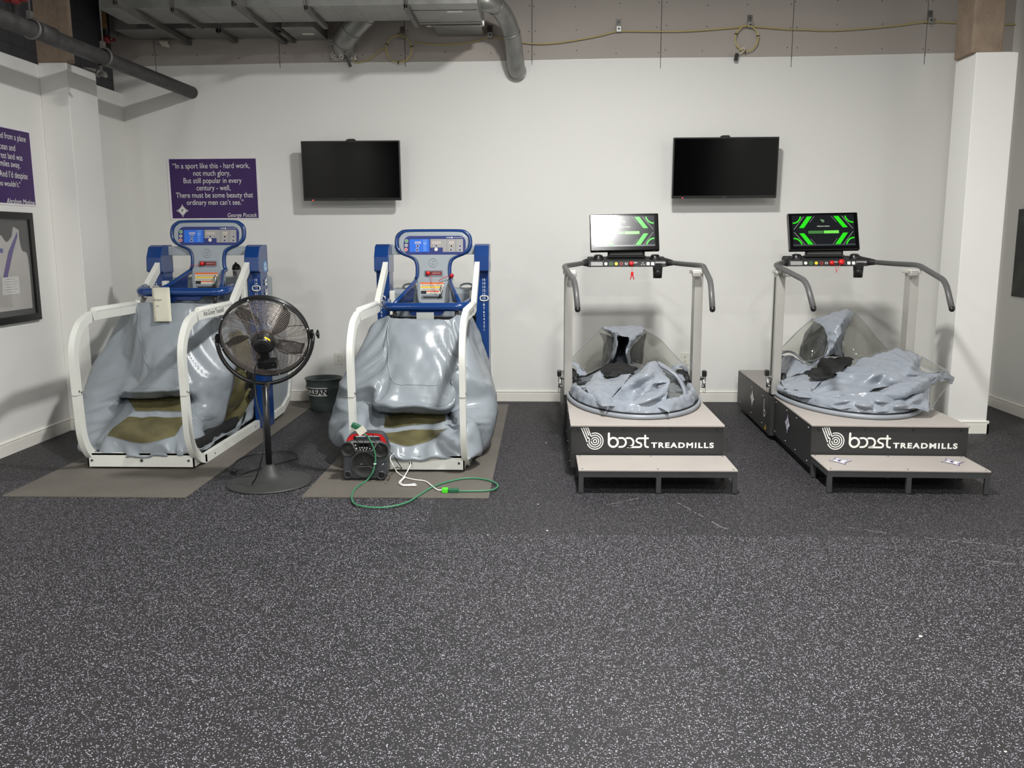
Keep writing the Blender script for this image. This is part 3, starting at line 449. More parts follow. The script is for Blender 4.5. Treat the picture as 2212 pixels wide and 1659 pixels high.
M_vinyl_in = mat('dark inner lining', (40, 44, 49), 0.4, var=0.06)
M_tube = mat('grey rubber rim', (138, 143, 150), 0.38)
M_neo = mat('black neoprene', (16, 16, 17), 0.75, bump=0.1, bscale=40)
M_clear = clear_vinyl('clear window vinyl', (214, 214, 208), 0.025, 0.10, 0.12)
M_scr = mat('lit screen background', (12, 13, 15), 0.19, var=0.0, emit=(22, 24, 27), estr=1.0)
M_grn = mat('lit green graphic', (8, 60, 8), 0.28, var=0.0, emit=(40, 225, 20), estr=1.0)
M_grn2 = mat('lit dim green button', (20, 50, 20), 0.28, var=0.0, emit=(64, 118, 58), estr=1.0)
M_grn3 = mat('lit pale green button', (40, 80, 30), 0.28, var=0.0, emit=(118, 222, 84), estr=1.0)
M_lwhite = mat('lit white graphic', (90, 90, 90), 0.28, var=0.0, emit=(210, 225, 205), estr=1.0)
M_lgrey = mat('lit grey bar', (30, 33, 36), 0.28, var=0.0, emit=(48, 54, 58), estr=1.0)

def emblem(parent, name, org, U, V, w, h, mpur=None):
    """Four-pointed diamond with a letter inside."""
    mpur = mpur or M_purple
    def star(k): 
        pts = []
        for (ax, ay), (bx, by) in (((0, 1), (1, 0)), ((1, 0), (0, -1)), ((0, -1), (-1, 0)), ((-1, 0), (0, 1))):
            for i in range(7):
                t = i/7; mx, my = (ax+bx)*.27, (ay+by)*.27
                x = ax*(1-t)**2+2*mx*t*(1-t)+bx*t*t; y = ay*(1-t)**2+2*my*t*(1-t)+by*t*t
                pts.append((x*w/2*k, y*h/2*k))
        return pts
    U, V = Vector(U), Vector(V); nrm = U.cross(V).normalized(); org = Vector(org)
    o = flat(MB(), star(1.0), org+nrm*.0008, U, V).build(name, mpur, parent, local=True)
    flat(MB(), star(.86), org+nrm*.0012, U, V).build('inlay', M_white, o, local=True)
    ribbon(MB(), star(.70), w*.025, org+nrm*.0016, U, V, closed=True).build('outline', mpur, o, local=True)
    text('letter', 'F', mpur, o, org+nrm*.0018, U, V, height=h*.24, bold=.03, local=True)
    return o

def boost_logo(parent, y):
    k = .95/1590; kz = .265/430
    P = lambda x, z: ((x-1053)*k, .325-(z-485)*kz)
    A = lambda cx, cz, r, a0, a1: arc(P(cx, cz)[0], P(cx, cz)[1], r*k, a0, a1, 24, r*kz)
    w = 11*k; org = (0, y, 0); mb = MB()
    ribbon(mb, A(512, 640, 84, -158, 112), w, org); ribbon(mb, A(512, 640, 62, -150, 128), w, org)
    ribbon(mb, A(512, 640, 39, -178, 150), w, org); ribbon(mb, A(512, 640, 17, 0, 360), w, org, closed=True)
    for a, b in (((371, 508), (430, 648)), ((393, 504), (438, 612)), ((415, 503), (447, 580)), ((437, 504), (470, 590))):
        ribbon(mb, [P(*a), P(*b)], w, org)
    ribbon(mb, [P(447, 605), P(456, 628)]+A(512, 640, 62, 168, 210)[4:], w, org)
    mb.build('logo', M_white, parent, local=True)
    mb = MB(); w = 22*k
    ribbon(mb, [P(656, 560), P(656, 652)], w, org); ribbon(mb, A(703, 652, 47, 0, 360), w, org, closed=True)
    ribbon(mb, [P(762, 608)]+A(788, 652, 46, 90, -90)+[P(766, 699)], w*.9, org)
    ribbon(mb, [P(840, 608)]+A(866, 652, 46, 90, -90)+[P(846, 700), P(975, 700)], w*.9, org)
    ribbon(mb, [P(970, 700), P(985, 697), P(992, 690), P(996, 676), P(988, 662), P(955, 650), P(940, 634), P(950, 614), P(965, 608), P(1062, 608)], w*.9, org)
    ribbon(mb, [P(1033, 580), P(1033, 676), P(1040, 694), P(1064, 700)], w*.9, org)
    mb.build('wordmark', M_white, parent, local=True)
    text('lettering', 'TREADMILLS', M_white, parent, (P(1421, 679)[0], y, P(1421, 679)[1]), width=648*k, height=58*kz, bold=.04, track=1.25, ext=0, local=True)

def screen_graphics(scr, w, h, org, U, V):
    """Start screen: green chevrons, logo, welcome line and two buttons."""
    nrm = U.cross(V)
    Q = lambda px, py: ((px-700)/1400*w, (320-py)/640*h)
    L = lambda pts: [Q(*p) for p in pts]
    o1 = org+nrm*.0006; o2 = org+nrm*.001
    for sx in (1, -1):
        for sy in (1, -1):
            m = lambda pts: [((px-700)*sx+700, (py-320)*sy+320) for px, py in pts]
            flat(MB(), L(m([(150, 265), (260, 265), (460, 25), (345, 25)])), o1, U, V).build('green_bar', M_grn, scr, local=True)
            ribbon(MB(), L(m([(35, 290), (270, 25)])), .0016, o1, U, V, round_ends=False).build('thin_line', M_lwhite, scr, local=True)
            ribbon(MB(), L(m([(400, 150), (510, 25)])), .0010, o1, U, V, round_ends=False).build('thin_line', M_lwhite, scr, local=True)
            ribbon(MB(), L(m([(15, 160), (60, 158), (110, 140), (155, 105), (185, 60), (198, 25)])), .011, o1, U, V, round_ends=False).build('green_arc', M_grn, scr, local=True)
    b = MB(); ribbon(b, L([(655, 95), (680, 120)]), .006, o1, U, V); ribbon(b, L(arc(700, 125, 22, 0, 360, 20)), .004, o1, U, V, closed=True)
    b.build('logo', mat('lit soft green mark', (60, 90, 60), .28, var=0, emit=(130, 190, 130), estr=1), scr, local=True)
    flat(MB(), L([(355, 325), (690, 325), (690, 385), (355, 385)]), o1, U, V).build('left_button', M_grn2, scr, local=True)
    flat(MB(), L([(705, 325), (1045, 325), (1045, 385), (705, 385)]), o1, U, V).build('right_button', M_grn3, scr, local=True)
    flat(MB(), L([(0, 605), (1400, 605), (1400, 640), (0, 640)]), o1, U, V).build('status_bar', M_lgrey, scr, local=True)
    c = Q(700, 232); text('welcome_text', 'Welcome to Boost', M_lwhite, scr, o1+U*c[0]+V*c[1], U, V, width=.095, bold=.02, ext=0, local=True)

def treadmill(name, label, loc, rz, emblems):
    t = thing(name, label, 'treadmill', loc, rz, 'air-pressure treadmills with printed front panels')
    B = lambda: MB()
    # deck and its front and side panels
    B().bx(-.477, .477, -.004, 1.0, .322, .335).build('deck', M_deck, t, bevel=.003, local=True)
    fp = B().bx(-.472, .472, .006, .02, .06, .322).build('front_panel', M_panel, t, local=True)
    boost_logo(fp, .0045)
    for x in (-.43, -.145, .145, .43): B().sphere((x, .004, .305), .006, 10).build('screw', M_blk, fp, local=True)
    for s in (-1, 1):
        sp = B().bx(s*.474, s*.462, .012, .985, .06, .322).build('side_panel', M_panel, t, local=True)
        for y in (.07, .36, .62, .93):
            for z in (.085, .30): B().sphere((s*.475, y, z), .005, 8).build('screw', M_steel, sp, local=True)
        if s < 0 and emblems: emblem(sp, 'emblem', (-.4755, .58, .215), (0, -1, 0), (0, 0, 1), .16, .16)
    B().bx(-.44, .44, .05, 2.1, .0, .06).build('underframe', M_blkm, t, local=True)
    # motor housing behind the deck
    hb = B().prism([(-.475, .985), (-.498, 1.0), (-.498, 2.235), (.498, 2.235), (.498, 1.0), (.475, .985)], (0, 0, .295), (0, 0, .037), (1, 0, 0), (0, 1, 0)).build('motor_housing', M_panel, t, local=True)
    B().bx(-.495, .495, 1.1, 2.235, .332, .342).build('housing_lid', M_boxtop, hb, bevel=.002, local=True)
    for y in (1.25, 1.65, 2.1):
        for z in (.08, .29): B().sphere((-.499, y, z), .005, 8).build('screw', M_steel, hb, local=True)
    if emblems:
        emblem(hb, 'emblem', (-.4995, 1.62, .205), (0, -1, 0), (0, 0, 1), .17, .15, M_silverdecal)
        mb = B(); ribbon(mb, [(0, .10), (0, .02)], .014, (-.4995, 1.2, .17), (0, -1, 0), (0, 0, 1))
        ribbon(mb, arc(.022, 0, .024, 0, 360), .010, (-.4995, 1.2, .17), (0, -1, 0), (0, 0, 1), closed=True); mb.build('logo', M_white, hb, local=True)
        flat(B(), [(-.022, -.02), (.022, -.02), (0, .022)], (-.4995, 1.13, .075), (0, -1, 0), (0, 0, 1)).build('warning_triangle', M_yel, hb, local=True)
    # two posts with caps and strap clamps
    for s in (-1, 1):
        o = B().bx(s*.495, s*.435, .985, 1.10, .343, 1.235).build('post', M_alu, t, bevel=.006, local=True)
        B().bx(s*.4965, s*.494, 1.03, 1.055, .34, 1.20).build('slot', M_blkm, o, local=True)
        B().bx(s*.505, s*.415, .97, 1.115, 1.225, 1.255).build('cap', M_cap, o, bevel=.006, local=True)
        B().bx(s*.47, s*.41, .93, .99, 1.205, 1.245).build('bracket', M_alu, o, bevel=.01, local=True)
        c = B().bx(s*.54, s*.49, 1.0, 1.04, .452, .482); c.cyl((s*.525, 1.0, .40), (s*.525, 1.0, .46), .012); c.cyl((s*.525, .99, .41), (s*.505, .99, .41), .006)
        c = c.build('clamp', M_steel, o, local=True)
        B().bx(s*.545, s*.515, .995, 1.045, .48, .525).build('clamp_knob', M_blk, c, bevel=.008, local=True)
        B().tube(catmull([(s*.53, .985, .41), (s*.535, .98, .375), (s*.525, .982, .365), (s*.515, .985, .385)], 6), .0016, 6).build('wire_loop', M_blk, c, local=True)
    # handlebar: console ends -> over the posts -> forward and down
    for s in (-1, 1):
        pts = fillet([(s*.30, 1.56, 1.297), (s*.40, 1.34, 1.287), (s*.50, 1.03, 1.283), (s*.44, .42, 1.198), (s*.428, .27, 1.035)], [.1, .07, .09])
        h = B().tube(pts, .0185, 16).build('handlebar', M_bar, t, local=True)
        B().sphere((s*.428, .268, 1.03), .0188, 16, (1, 1, 1)).build('end_cap', M_blk, h, local=True)
    for s in (-1, 1): MB().tube([(s*.285, 1.575, 1.295), (s*.325, 1.50, 1.294), (s*.345, 1.455, 1.292)], [.038, .026, .0195], 16).build('bar_socket', M_blkm, t, local=True)
    # console tray
    mb = B()
    mb.prism([(1.49, 1.262), (1.505, 1.31), (1.66, 1.338), (1.70, 1.325), (1.70, 1.262)], (.60, 0, 0), (-.30, 0, 0), (0, 1, 0), (0, 0, 1))
    con = mb.build('console', M_blkm, t, bevel=.003, local=True)
    U, V = Vector((1, 0, 0)), Vector((0, .015, .048)).normalized(); o0 = Vector((0, 1.4965, 1.286))
    for i, (x, m) in enumerate(((-.165, (225, 225, 222)), (-.125, (70, 140, 70)), (-.085, (235, 215, 40)), (-.045, (190, 45, 40)))):
        flat(B(), disc(x, 0, .0125), o0+Vector((0, -.002, 0)), U, V).build('button', mat('console button %d' % i, m, .5), con, local=True)
        flat(B(), disc(x, 0, .008), o0+Vector((0, -.0025, 0)), U, V).build('button_face', M_blkm if i in (1, 3) else mat('console button %d' % i, m, .5), con, local=True)
    oo = o0+Vector((0, -.002, 0))
    for x in (.16, .195): flat(B(), rrect(.024, .024, .003, 3, x, 0), oo, U, V).build('square_key', M_white, con, local=True)
    ribbon(B(), [(.105, -.01), (.135, -.01), (.12, .012)], .003, oo, U, V, closed=True).build('triangle_symbol', M_white, con, local=True)
    ribbon(B(), rrect(.018, .012, .002, 2, -.008, 0), .003, oo, U, V, closed=True).build('box_symbol', M_white, con, local=True)
    M_lbl = mat('grey legend strip', (150, 148, 146), .5, var=.15, vscale=220)
    for (w, h, x, y) in ((.09, .030, -.235, 0), (.08, .014, .255, .008), (.03, .012, .062, .008)): flat(B(), rrect(w, h, .002, 2, x, y), oo, U, V).build('legend', M_lbl, con, local=True)
    B().lathe([(.0, .018), (.012, .018), (.018, .010), (.018, -.002)], o0+Vector((.03, -.006, 0)), (0, -1, .3), 20).build('stop_button', M_red, con, local=True)
    for x in (-.25, .25):
        B().lathe([(0, .036), (.026, .036), (.034, .030), (.041, .004), (.042, 0)], (x*.88, 1.56, 1.318), (0, -.2, 1), 24).build('knob', M_blk, con, local=True)
    mb = B().cyl((.235, 1.50, 1.262), (.235, 1.50, 1.175), .038, .034); mb.bx(.21, .26, 1.46, 1.475, 1.24, 1.29)
    mb.build('cup_holder', M_blk, con, local=True)
    if not emblems:
        B().tube([(.035, 1.468, 1.27), (.036, 1.466, 1.24), (.036, 1.466, 1.225)], .0014, 6).build('safety_cord', M_red, con, local=True)
        mb = B().bx(.026, .046, 1.460, 1.472, 1.19, 1.225)
        mb.tube([(.030, 1.466, 1.195), (.022, 1.466, 1.165)], .004, 8); mb.tube([(.042, 1.466, 1.195), (.050, 1.466, 1.165)], .004, 8)
        mb.build('safety_clip', M_red, con, bevel=.003, local=True)
    else:
        B().tube(catmull([(.04, 1.468, 1.275), (.055, 1.462, 1.25), (.06, 1.46, 1.215), (.066, 1.462, 1.235), (.09, 1.468, 1.282)], 6), .0018, 6).build('safety_cord', M_red, con, local=True)
        B().lathe([(0, .022), (.018, .02), (.022, .01), (.022, 0)], (.098, 1.48, 1.292), (0, -1, .4), 18).build('safety_key', M_red, con, local=True)
    # monitor on a low bracket, leaning back
    st = B().bx(-.145, .145, 1.60, 1.615, 1.34, 1.40); st.bx(-.15, .15, 1.575, 1.63, 1.333, 1.345)
    st = st.build('monitor_stand', M_blk, t, local=True)
    B().bx(-.128, .128, 1.596, 1.60, 1.352, 1.392).build('stand_insert', mat('grey perforated insert', (120, 122, 120), .4, var=.25, vscale=260), st, local=True)
    tl, ro = rad(20), rad(0.8)
    U = Vector((cos(ro), 0, sin(ro))); V = Vector((-sin(ro)*cos(tl), sin(tl), cos(tl)*cos(ro))).normalized(); nrm = U.cross(V).normalized()
    oc = Vector((-.018, 1.585, 1.527)); w, h = .535, .305
    R = Matrix((U, -nrm, V)).transposed()
    mon = B().box(oc-nrm*.018, (w, .036, h), R).build('monitor', mat('gloss black bezel', (10, 10, 11), 0.14), t, bevel=.008, local=True)
    scr = flat(B(), rrect(.47, .25, .001, 1), oc+nrm*.0006+V*.008, U, V).build('screen', M_scr, mon, local=True)
    screen_graphics(scr, .47, .25, oc+nrm*.0008+V*.008, U, V)
    return t

def step_bench(name, label, loc, rz, emblems):
    t = thing(name, label, 'step', loc, rz, 'low step benches in front of the treadmills')
    tp = MB().bx(-.463, .463, 0, .352, .134, .145).build('tread', M_deck, t, bevel=.003, local=True)
    for x in (-.44, 0, .44):
        for y in (.02, .33): MB().cyl((x, y, .1445), (x, y, .146), .006, n=10).build('screw', M_leg, tp, local=True)
    if emblems:
        for x in (-.33, .33): emblem(tp, 'emblem', (x, .2, .1458), (1, 0, 0), (0, 1, 0), .14, .19)
    mb = MB()
    for y in (.012, .34): mb.bx(-.46, .46, y-.01, y+.01, .10, .134)
    for x in (-.45, 0, .45): mb.bx(x-.01, x+.01, .022, .33, .10, .134)
    mb.build('frame', M_leg, t, local=True)
    for x in (-.447, .005, .447):
        for y in (.012, .34):
            o = MB().bx(x-.014, x+.014, y-.011, y+.011, .006, .1).build('leg', M_leg, t, local=True)
            MB().bx(x-.012, x+.012, y-.009, y+.009, 0, .006).build('foot', M_blk, o, local=True)
    return t
TB = treadmill('treadmill', 'grey and black air-pressure treadmill in the middle, plain side, screen washed out by glare', (.645, 5.285, 0), 0, False)
TR = treadmill('treadmill', 'grey and black air-pressure treadmill beside right column, purple diamond emblem on its side', (2.138, 5.305, 0), rad(-1.6), True)
step_bench('step_bench', 'low grey step bench without emblems in front of the middle treadmill', (.668, 4.918, 0), rad(.3), False)
step_bench('step_bench', 'low grey step bench with two purple diamond emblems at far right', (2.118, 4.945, 0), rad(-1.3), True)
# ================================================================ crumpled fabric
def crinkle(rows, amp, sc, seed=0.0):
    nr, nc = len(rows), len(rows[0]); out = []
    for i in range(nr):
        r = []
        for j in range(nc):
            a = rows[i][min(nc-1, j+1)]-rows[i][max(0, j-1)]; b = rows[min(nr-1, i+1)][j]-rows[max(0, i-1)][j]
            n = a.cross(b); n = n.normalized() if n.length > 1e-9 else Vector((0, -1, 0))
            P = rows[i][j]; p = P+Vector((seed, seed*.7, seed*.3))
            r.append(P+n*(amp*(noise.noise(p*sc)+.5*noise.noise(p*sc*2.3))))
        out.append(r)
    return out
def drape(rows, grow=.05, steps=90, bend=.25, keep=.02, grav=.0006, seed=1.0, hold=None, amp=.004):
    """Let a sheet that is slightly too big for its outline buckle into folds (position based cloth)."""
    rows = crinkle(rows, amp, 9, seed)
    X0 = np.array([[tuple(p) for p in r] for r in rows]); X = X0.copy(); V = np.zeros_like(X); nr, nc = X.shape[:2]
    g = np.array([[grow*(1+.9*noise.noise(p*3.5+Vector((seed, 0, 2*seed)))) for p in r] for r in rows])
    K = np.full((nr, nc), keep) if hold is None else np.maximum(keep, hold)
    g = g*(1-np.clip((K-keep)*6, 0, 1)); w = 1-np.clip((K-.3)*2, 0, 1)
    cons = []
    def con(a, b, st, parts):
        L = np.linalg.norm(X0[a]-X0[b], axis=-1)*(1+.5*(g[a]+g[b]))
        for pa, pb, pl in parts: cons.append((pa, pb, L[pl], st))
    S_ = slice
    for off, st in ((1, 1.0), (3, bend)):
        a, b = (S_(None), S_(0, nc-off)), (S_(None), S_(off, nc))
        con(a, b, st, [((S_(None), S_(k, nc-off, 2*off)), (S_(None), S_(k+off, nc, 2*off)), (S_(None), S_(k, None, 2*off))) for k in range(2*off) if k < nc-off])
        a, b = (S_(0, nr-off), S_(None)), (S_(off, nr), S_(None))
        con(a, b, st, [((S_(k, nr-off, 2*off), S_(None)), (S_(k+off, nr, 2*off), S_(None)), (S_(k, None, 2*off), S_(None))) for k in range(2*off) if k < nr-off])
    for (a, b, sw) in (((S_(0, nr-1), S_(0, nc-1)), (S_(1, nr), S_(1, nc)), 0), ((S_(0, nr-1), S_(1, nc)), (S_(1, nr), S_(0, nc-1)), 1)):
        L = np.linalg.norm(X0[a]-X0[b], axis=-1)*(1+.5*(g[a]+g[b]))
        for k in range(2):
            pa = (S_(k, nr-1, 2), a[1]); pb = (S_(k+1, nr, 2), b[1]); cons.append((pa, pb, L[k::2], .7))
    for it in range(steps):
        V *= .93; V[..., 2] -= grav; P = X+V*w[..., None]
        P += (X0-P)*K[..., None]
        for rep in range(2):
            for pa, pb, L, st in cons:
                A, B_ = P[pa], P[pb]; m = min(A.shape[0], B_.shape[0]); q = min(A.shape[1], B_.shape[1]); l = L[:m, :q]
                A, B_ = A[:m, :q], B_[:m, :q]; D = B_-A; d = np.linalg.norm(D, axis=-1)+1e-9
                wa = w[pa][:m, :q]; wb = w[pb][:m, :q]; sm = wa+wb+1e-9
                c = D*((d-l)/d*st/sm)[..., None]
                P[pa][:m, :q] += c*wa[..., None]*.9; P[pb][:m, :q] -= c*wb[..., None]*.9
        V = np.clip(P-X, -.01, .01); X = P
    return [[Vector(p) for p in r] for r in X]
def facet(rows, n):
    rr = [[r[j].lerp(r[j+1], t/n) for j in range(len(r)-1) for t in range(n)]+[r[-1]] for r in rows]
    return [[a.lerp(b, t/n) for a, b in zip(rr[i], rr[i+1])] for i in range(len(rr)-1) for t in range(n)]+[rr[-1]]
def cloth(name, rows, m, parent, amp=.004, grow=.05, n=9, seed=0.0, solid=.003, keep=.03, hard=False, **k):
    g = facet(rows, n) if hard else refine(rows, n, n)
    g = drape(g, grow=grow, seed=seed, keep=keep, amp=amp, **k) if grow else crinkle(g, amp, 6, seed)
    return MB().grid(g).build(name, m, parent, solid=solid, sharp=55)

def pressure_bag(t, data, seed):
    """Part of the treadmill: round rim, zip, skirt, wrinkled lining and the folds heaped on it."""
    a, c, oy, oz = .462, .80, .955, .335
    def ell(k, z, n=96, wob=0.0, wz=0.0):
        out = []
        for i in range(n):
            an = 2*pi*i/n; w = 1+wob*noise.noise(Vector((cos(an)*6+seed, sin(an)*6, z*9)))
            out.append(Vector((a*k*w*cos(an), oy+c*k*w*sin(an), oz+z+wz*noise.noise(Vector((cos(an)*9, sin(an)*9+seed, 2))))))
        return out
    g = []
    for i in range(15):
        k = .93*(1-i/14.0)+.01; row = []
        for q in ell(k, 0): row.append(Vector((q.x, q.y, oz+.03+.08*(1-k*k)+.085*noise.noise(q*5+Vector((seed, 0, 0)))*(1-k**4))))
        g.append(row+[row[0]])
    b = MB().grid(crinkle(refine(g, 1, 3), .022, 9, seed)).build('pressure_bag', M_vinyl, t, sharp=40, local=True)
    MB().tube(ell(1.0, .016), .016, 10, closed=True).build('rim', M_tube, b, local=True)
    MB().tube(ell(.985, .034), .0055, 8, closed=True).build('zip', M_neo, b, local=True)
    sk = [ell(.975, .036), ell(.965, .056, wob=.008), ell(.945, .085, wob=.02, wz=.008), ell(.915, .102, wob=.035, wz=.02), ell(.87, .098, wob=.05, wz=.02), ell(.82, .06, wob=.03)]
    mb = MB(); rr = [r+[r[0]] for r in sk]
    mb.grid(crinkle(refine(rr, 2, 3), .010, 19, seed)); mb.build('skirt', M_vinyl, b, solid=.003, sharp=40, local=True)
    for k, (key, rows) in enumerate(data.items()):
        rows = [[Vector(p) for p in r] for r in rows]
        if key.startswith('window') or key == 'side_window': 
            w_ = cloth('clear_window', rows, M_clear, b, amp=.003, grow=0, seed=seed+k, solid=0)
            q = [refine([r], 6, 1)[0] if False else catmull(r, 6) for r in (rows[0], rows[-1])]; c1 = catmull([r[0] for r in rows], 6); c2 = catmull([r[-1] for r in rows], 6)
            MB().tube(q[0]+c2[1:]+q[1][::-1][1:]+c1[::-1][1:-1], .0025, 6, closed=True).build('window_edge', M_tube, b)
        elif 'inside' in key or 'lining' in key: cloth('dark_lining', rows, M_vinyl_in, b, amp=.006, grow=.03, seed=seed+k)
        elif key == 'shorts': cloth('neoprene_shorts', rows, M_neo, b, amp=.02, grow=.09, seed=seed+k)
        elif 'cuff' in key or 'arch' in key: cloth('window_hem', rows, M_vinyl, b, amp=.001, grow=0, seed=seed+k, solid=.006)
        elif key in ('fold_middle', 'fold_right', 'fold_left', 'fold_upper', 'fold_lower'): cloth(key, rows, M_vinyl, b, amp=.004, grow=.04, seed=seed+k, keep=.06)
        else: cloth(key, rows, M_vinyl, b, amp=.005, grow=.055, seed=seed+k)
    # side bars that clip the bag to the posts
    for s in (-1, 1):
        B = lambda p: (s*p[0], oy+p[1], oz+p[2])
        bar = MB().tube(fillet([B((.31, -.06, .12)), B((.39, .0, .085)), B((.41, .05, .10)), B((.405, .10, .145))], .03), .0165, 12)
        bar.cyl(B((.41, .05, .105)), B((.403, .1, .150)), .021)
        bar.build('support_bar', M_blkm, b, local=True)
        MB().tube([B((.41, .04, .10)), B((.522, .04, .135))], .0045, 8).build('tie_rod', M_blk, b, local=True)
    if seed < 5: MB().tube(SIDE_ROD, .008, 8).build('side_rod', M_blk, b)
    return b
pressure_bag(TB, BAG_M, 2.0)
pressure_bag(TR, BAG_R, 11.0)

# ================================================================ blue-framed anti-gravity treadmills
M_blue = mat('gloss royal blue enamel', (20, 57, 116), 0.22, var=0.03, coat=0.3)
M_bluedk = mat('dark blue enamel', (18, 46, 104), 0.28, var=0.03)
M_cream = mat('cream white enamel', (222, 223, 216), 0.38, var=0.03, vscale=9)
M_gmold = mat('moulded grey plastic', (152, 160, 166), 0.42, var=0.02, bump=0.03, bscale=300)
M_bag = mat('silver grey coated fabric', (138, 145, 151), 0.32, var=0.03, vscale=4, bump=0.03, bscale=18, rvar=0.08)
M_navy = mat('navy display overlay', (30, 44, 112), 0.35, var=0.02)
M_bblue = mat('bright blue display', (24, 104, 214), 0.35, var=0.02)
M_dgrey = mat('grey display panel', (156, 154, 152), 0.4, var=0.02)
M_digit = mat('pale digit', (214, 200, 188), 0.4)
M_orange = mat('orange warning band', (226, 110, 50), 0.5)
M_lab = mat('white warning label', (226, 220, 204), 0.55, var=0.03)
M_crown = mat('dark red label', (120, 24, 34), 0.45)
M_stub = mat('black rubber', (28, 27, 26), 0.6)
def olive_vinyl():
    m = bpy.data.materials.new('yellowed window vinyl'); m.use_nodes = True; nt = m.node_tree; N = nt.nodes; L = nt.links
    b = N['Principled BSDF']; out = N['Material Output']; tc = N.new('ShaderNodeTexCoord')
    mp = N.new('ShaderNodeMapping'); mp.inputs['Scale'].default_value = (2, 2, 3); L.new(tc.outputs['Object'], mp.inputs[0])
    nz = N.new('ShaderNodeTexNoise'); nz.inputs['Scale'].default_value = 2.2; nz.inputs['Detail'].default_value = 6; nz.inputs['Distortion'].default_value = .6; L.new(mp.outputs[0], nz.inputs['Vector'])
    cr = N.new('ShaderNodeValToRGB'); e = cr.color_ramp.elements; e[0].position = .25; e[0].color = lin((104, 99, 70))+(1,); e[1].position = .8; e[1].color = lin((162, 154, 112))+(1,)
    L.new(nz.outputs['Fac'], cr.inputs['Fac']); L.new(cr.outputs['Color'], b.inputs['Base Color']); b.inputs['Roughness'].default_value = .18
    bp = N.new('ShaderNodeBump'); bp.inputs['Strength'].default_value = .4; bp.inputs['Distance'].default_value = .02; L.new(nz.outputs['Fac'], bp.inputs['Height']); L.new(bp.outputs['Normal'], b.inputs['Normal'])
    tr = N.new('ShaderNodeBsdfTransparent'); tr.inputs[0].default_value = lin((196, 186, 130))+(1,)
    mx = N.new('ShaderNodeMixShader'); mx.inputs[0].default_value = .52; L.new(tr.outputs[0], mx.inputs[1]); L.new(b.outputs[0], mx.inputs[2]); L.new(mx.outputs[0], out.inputs[0])
    return m
M_olive = olive_vinyl()

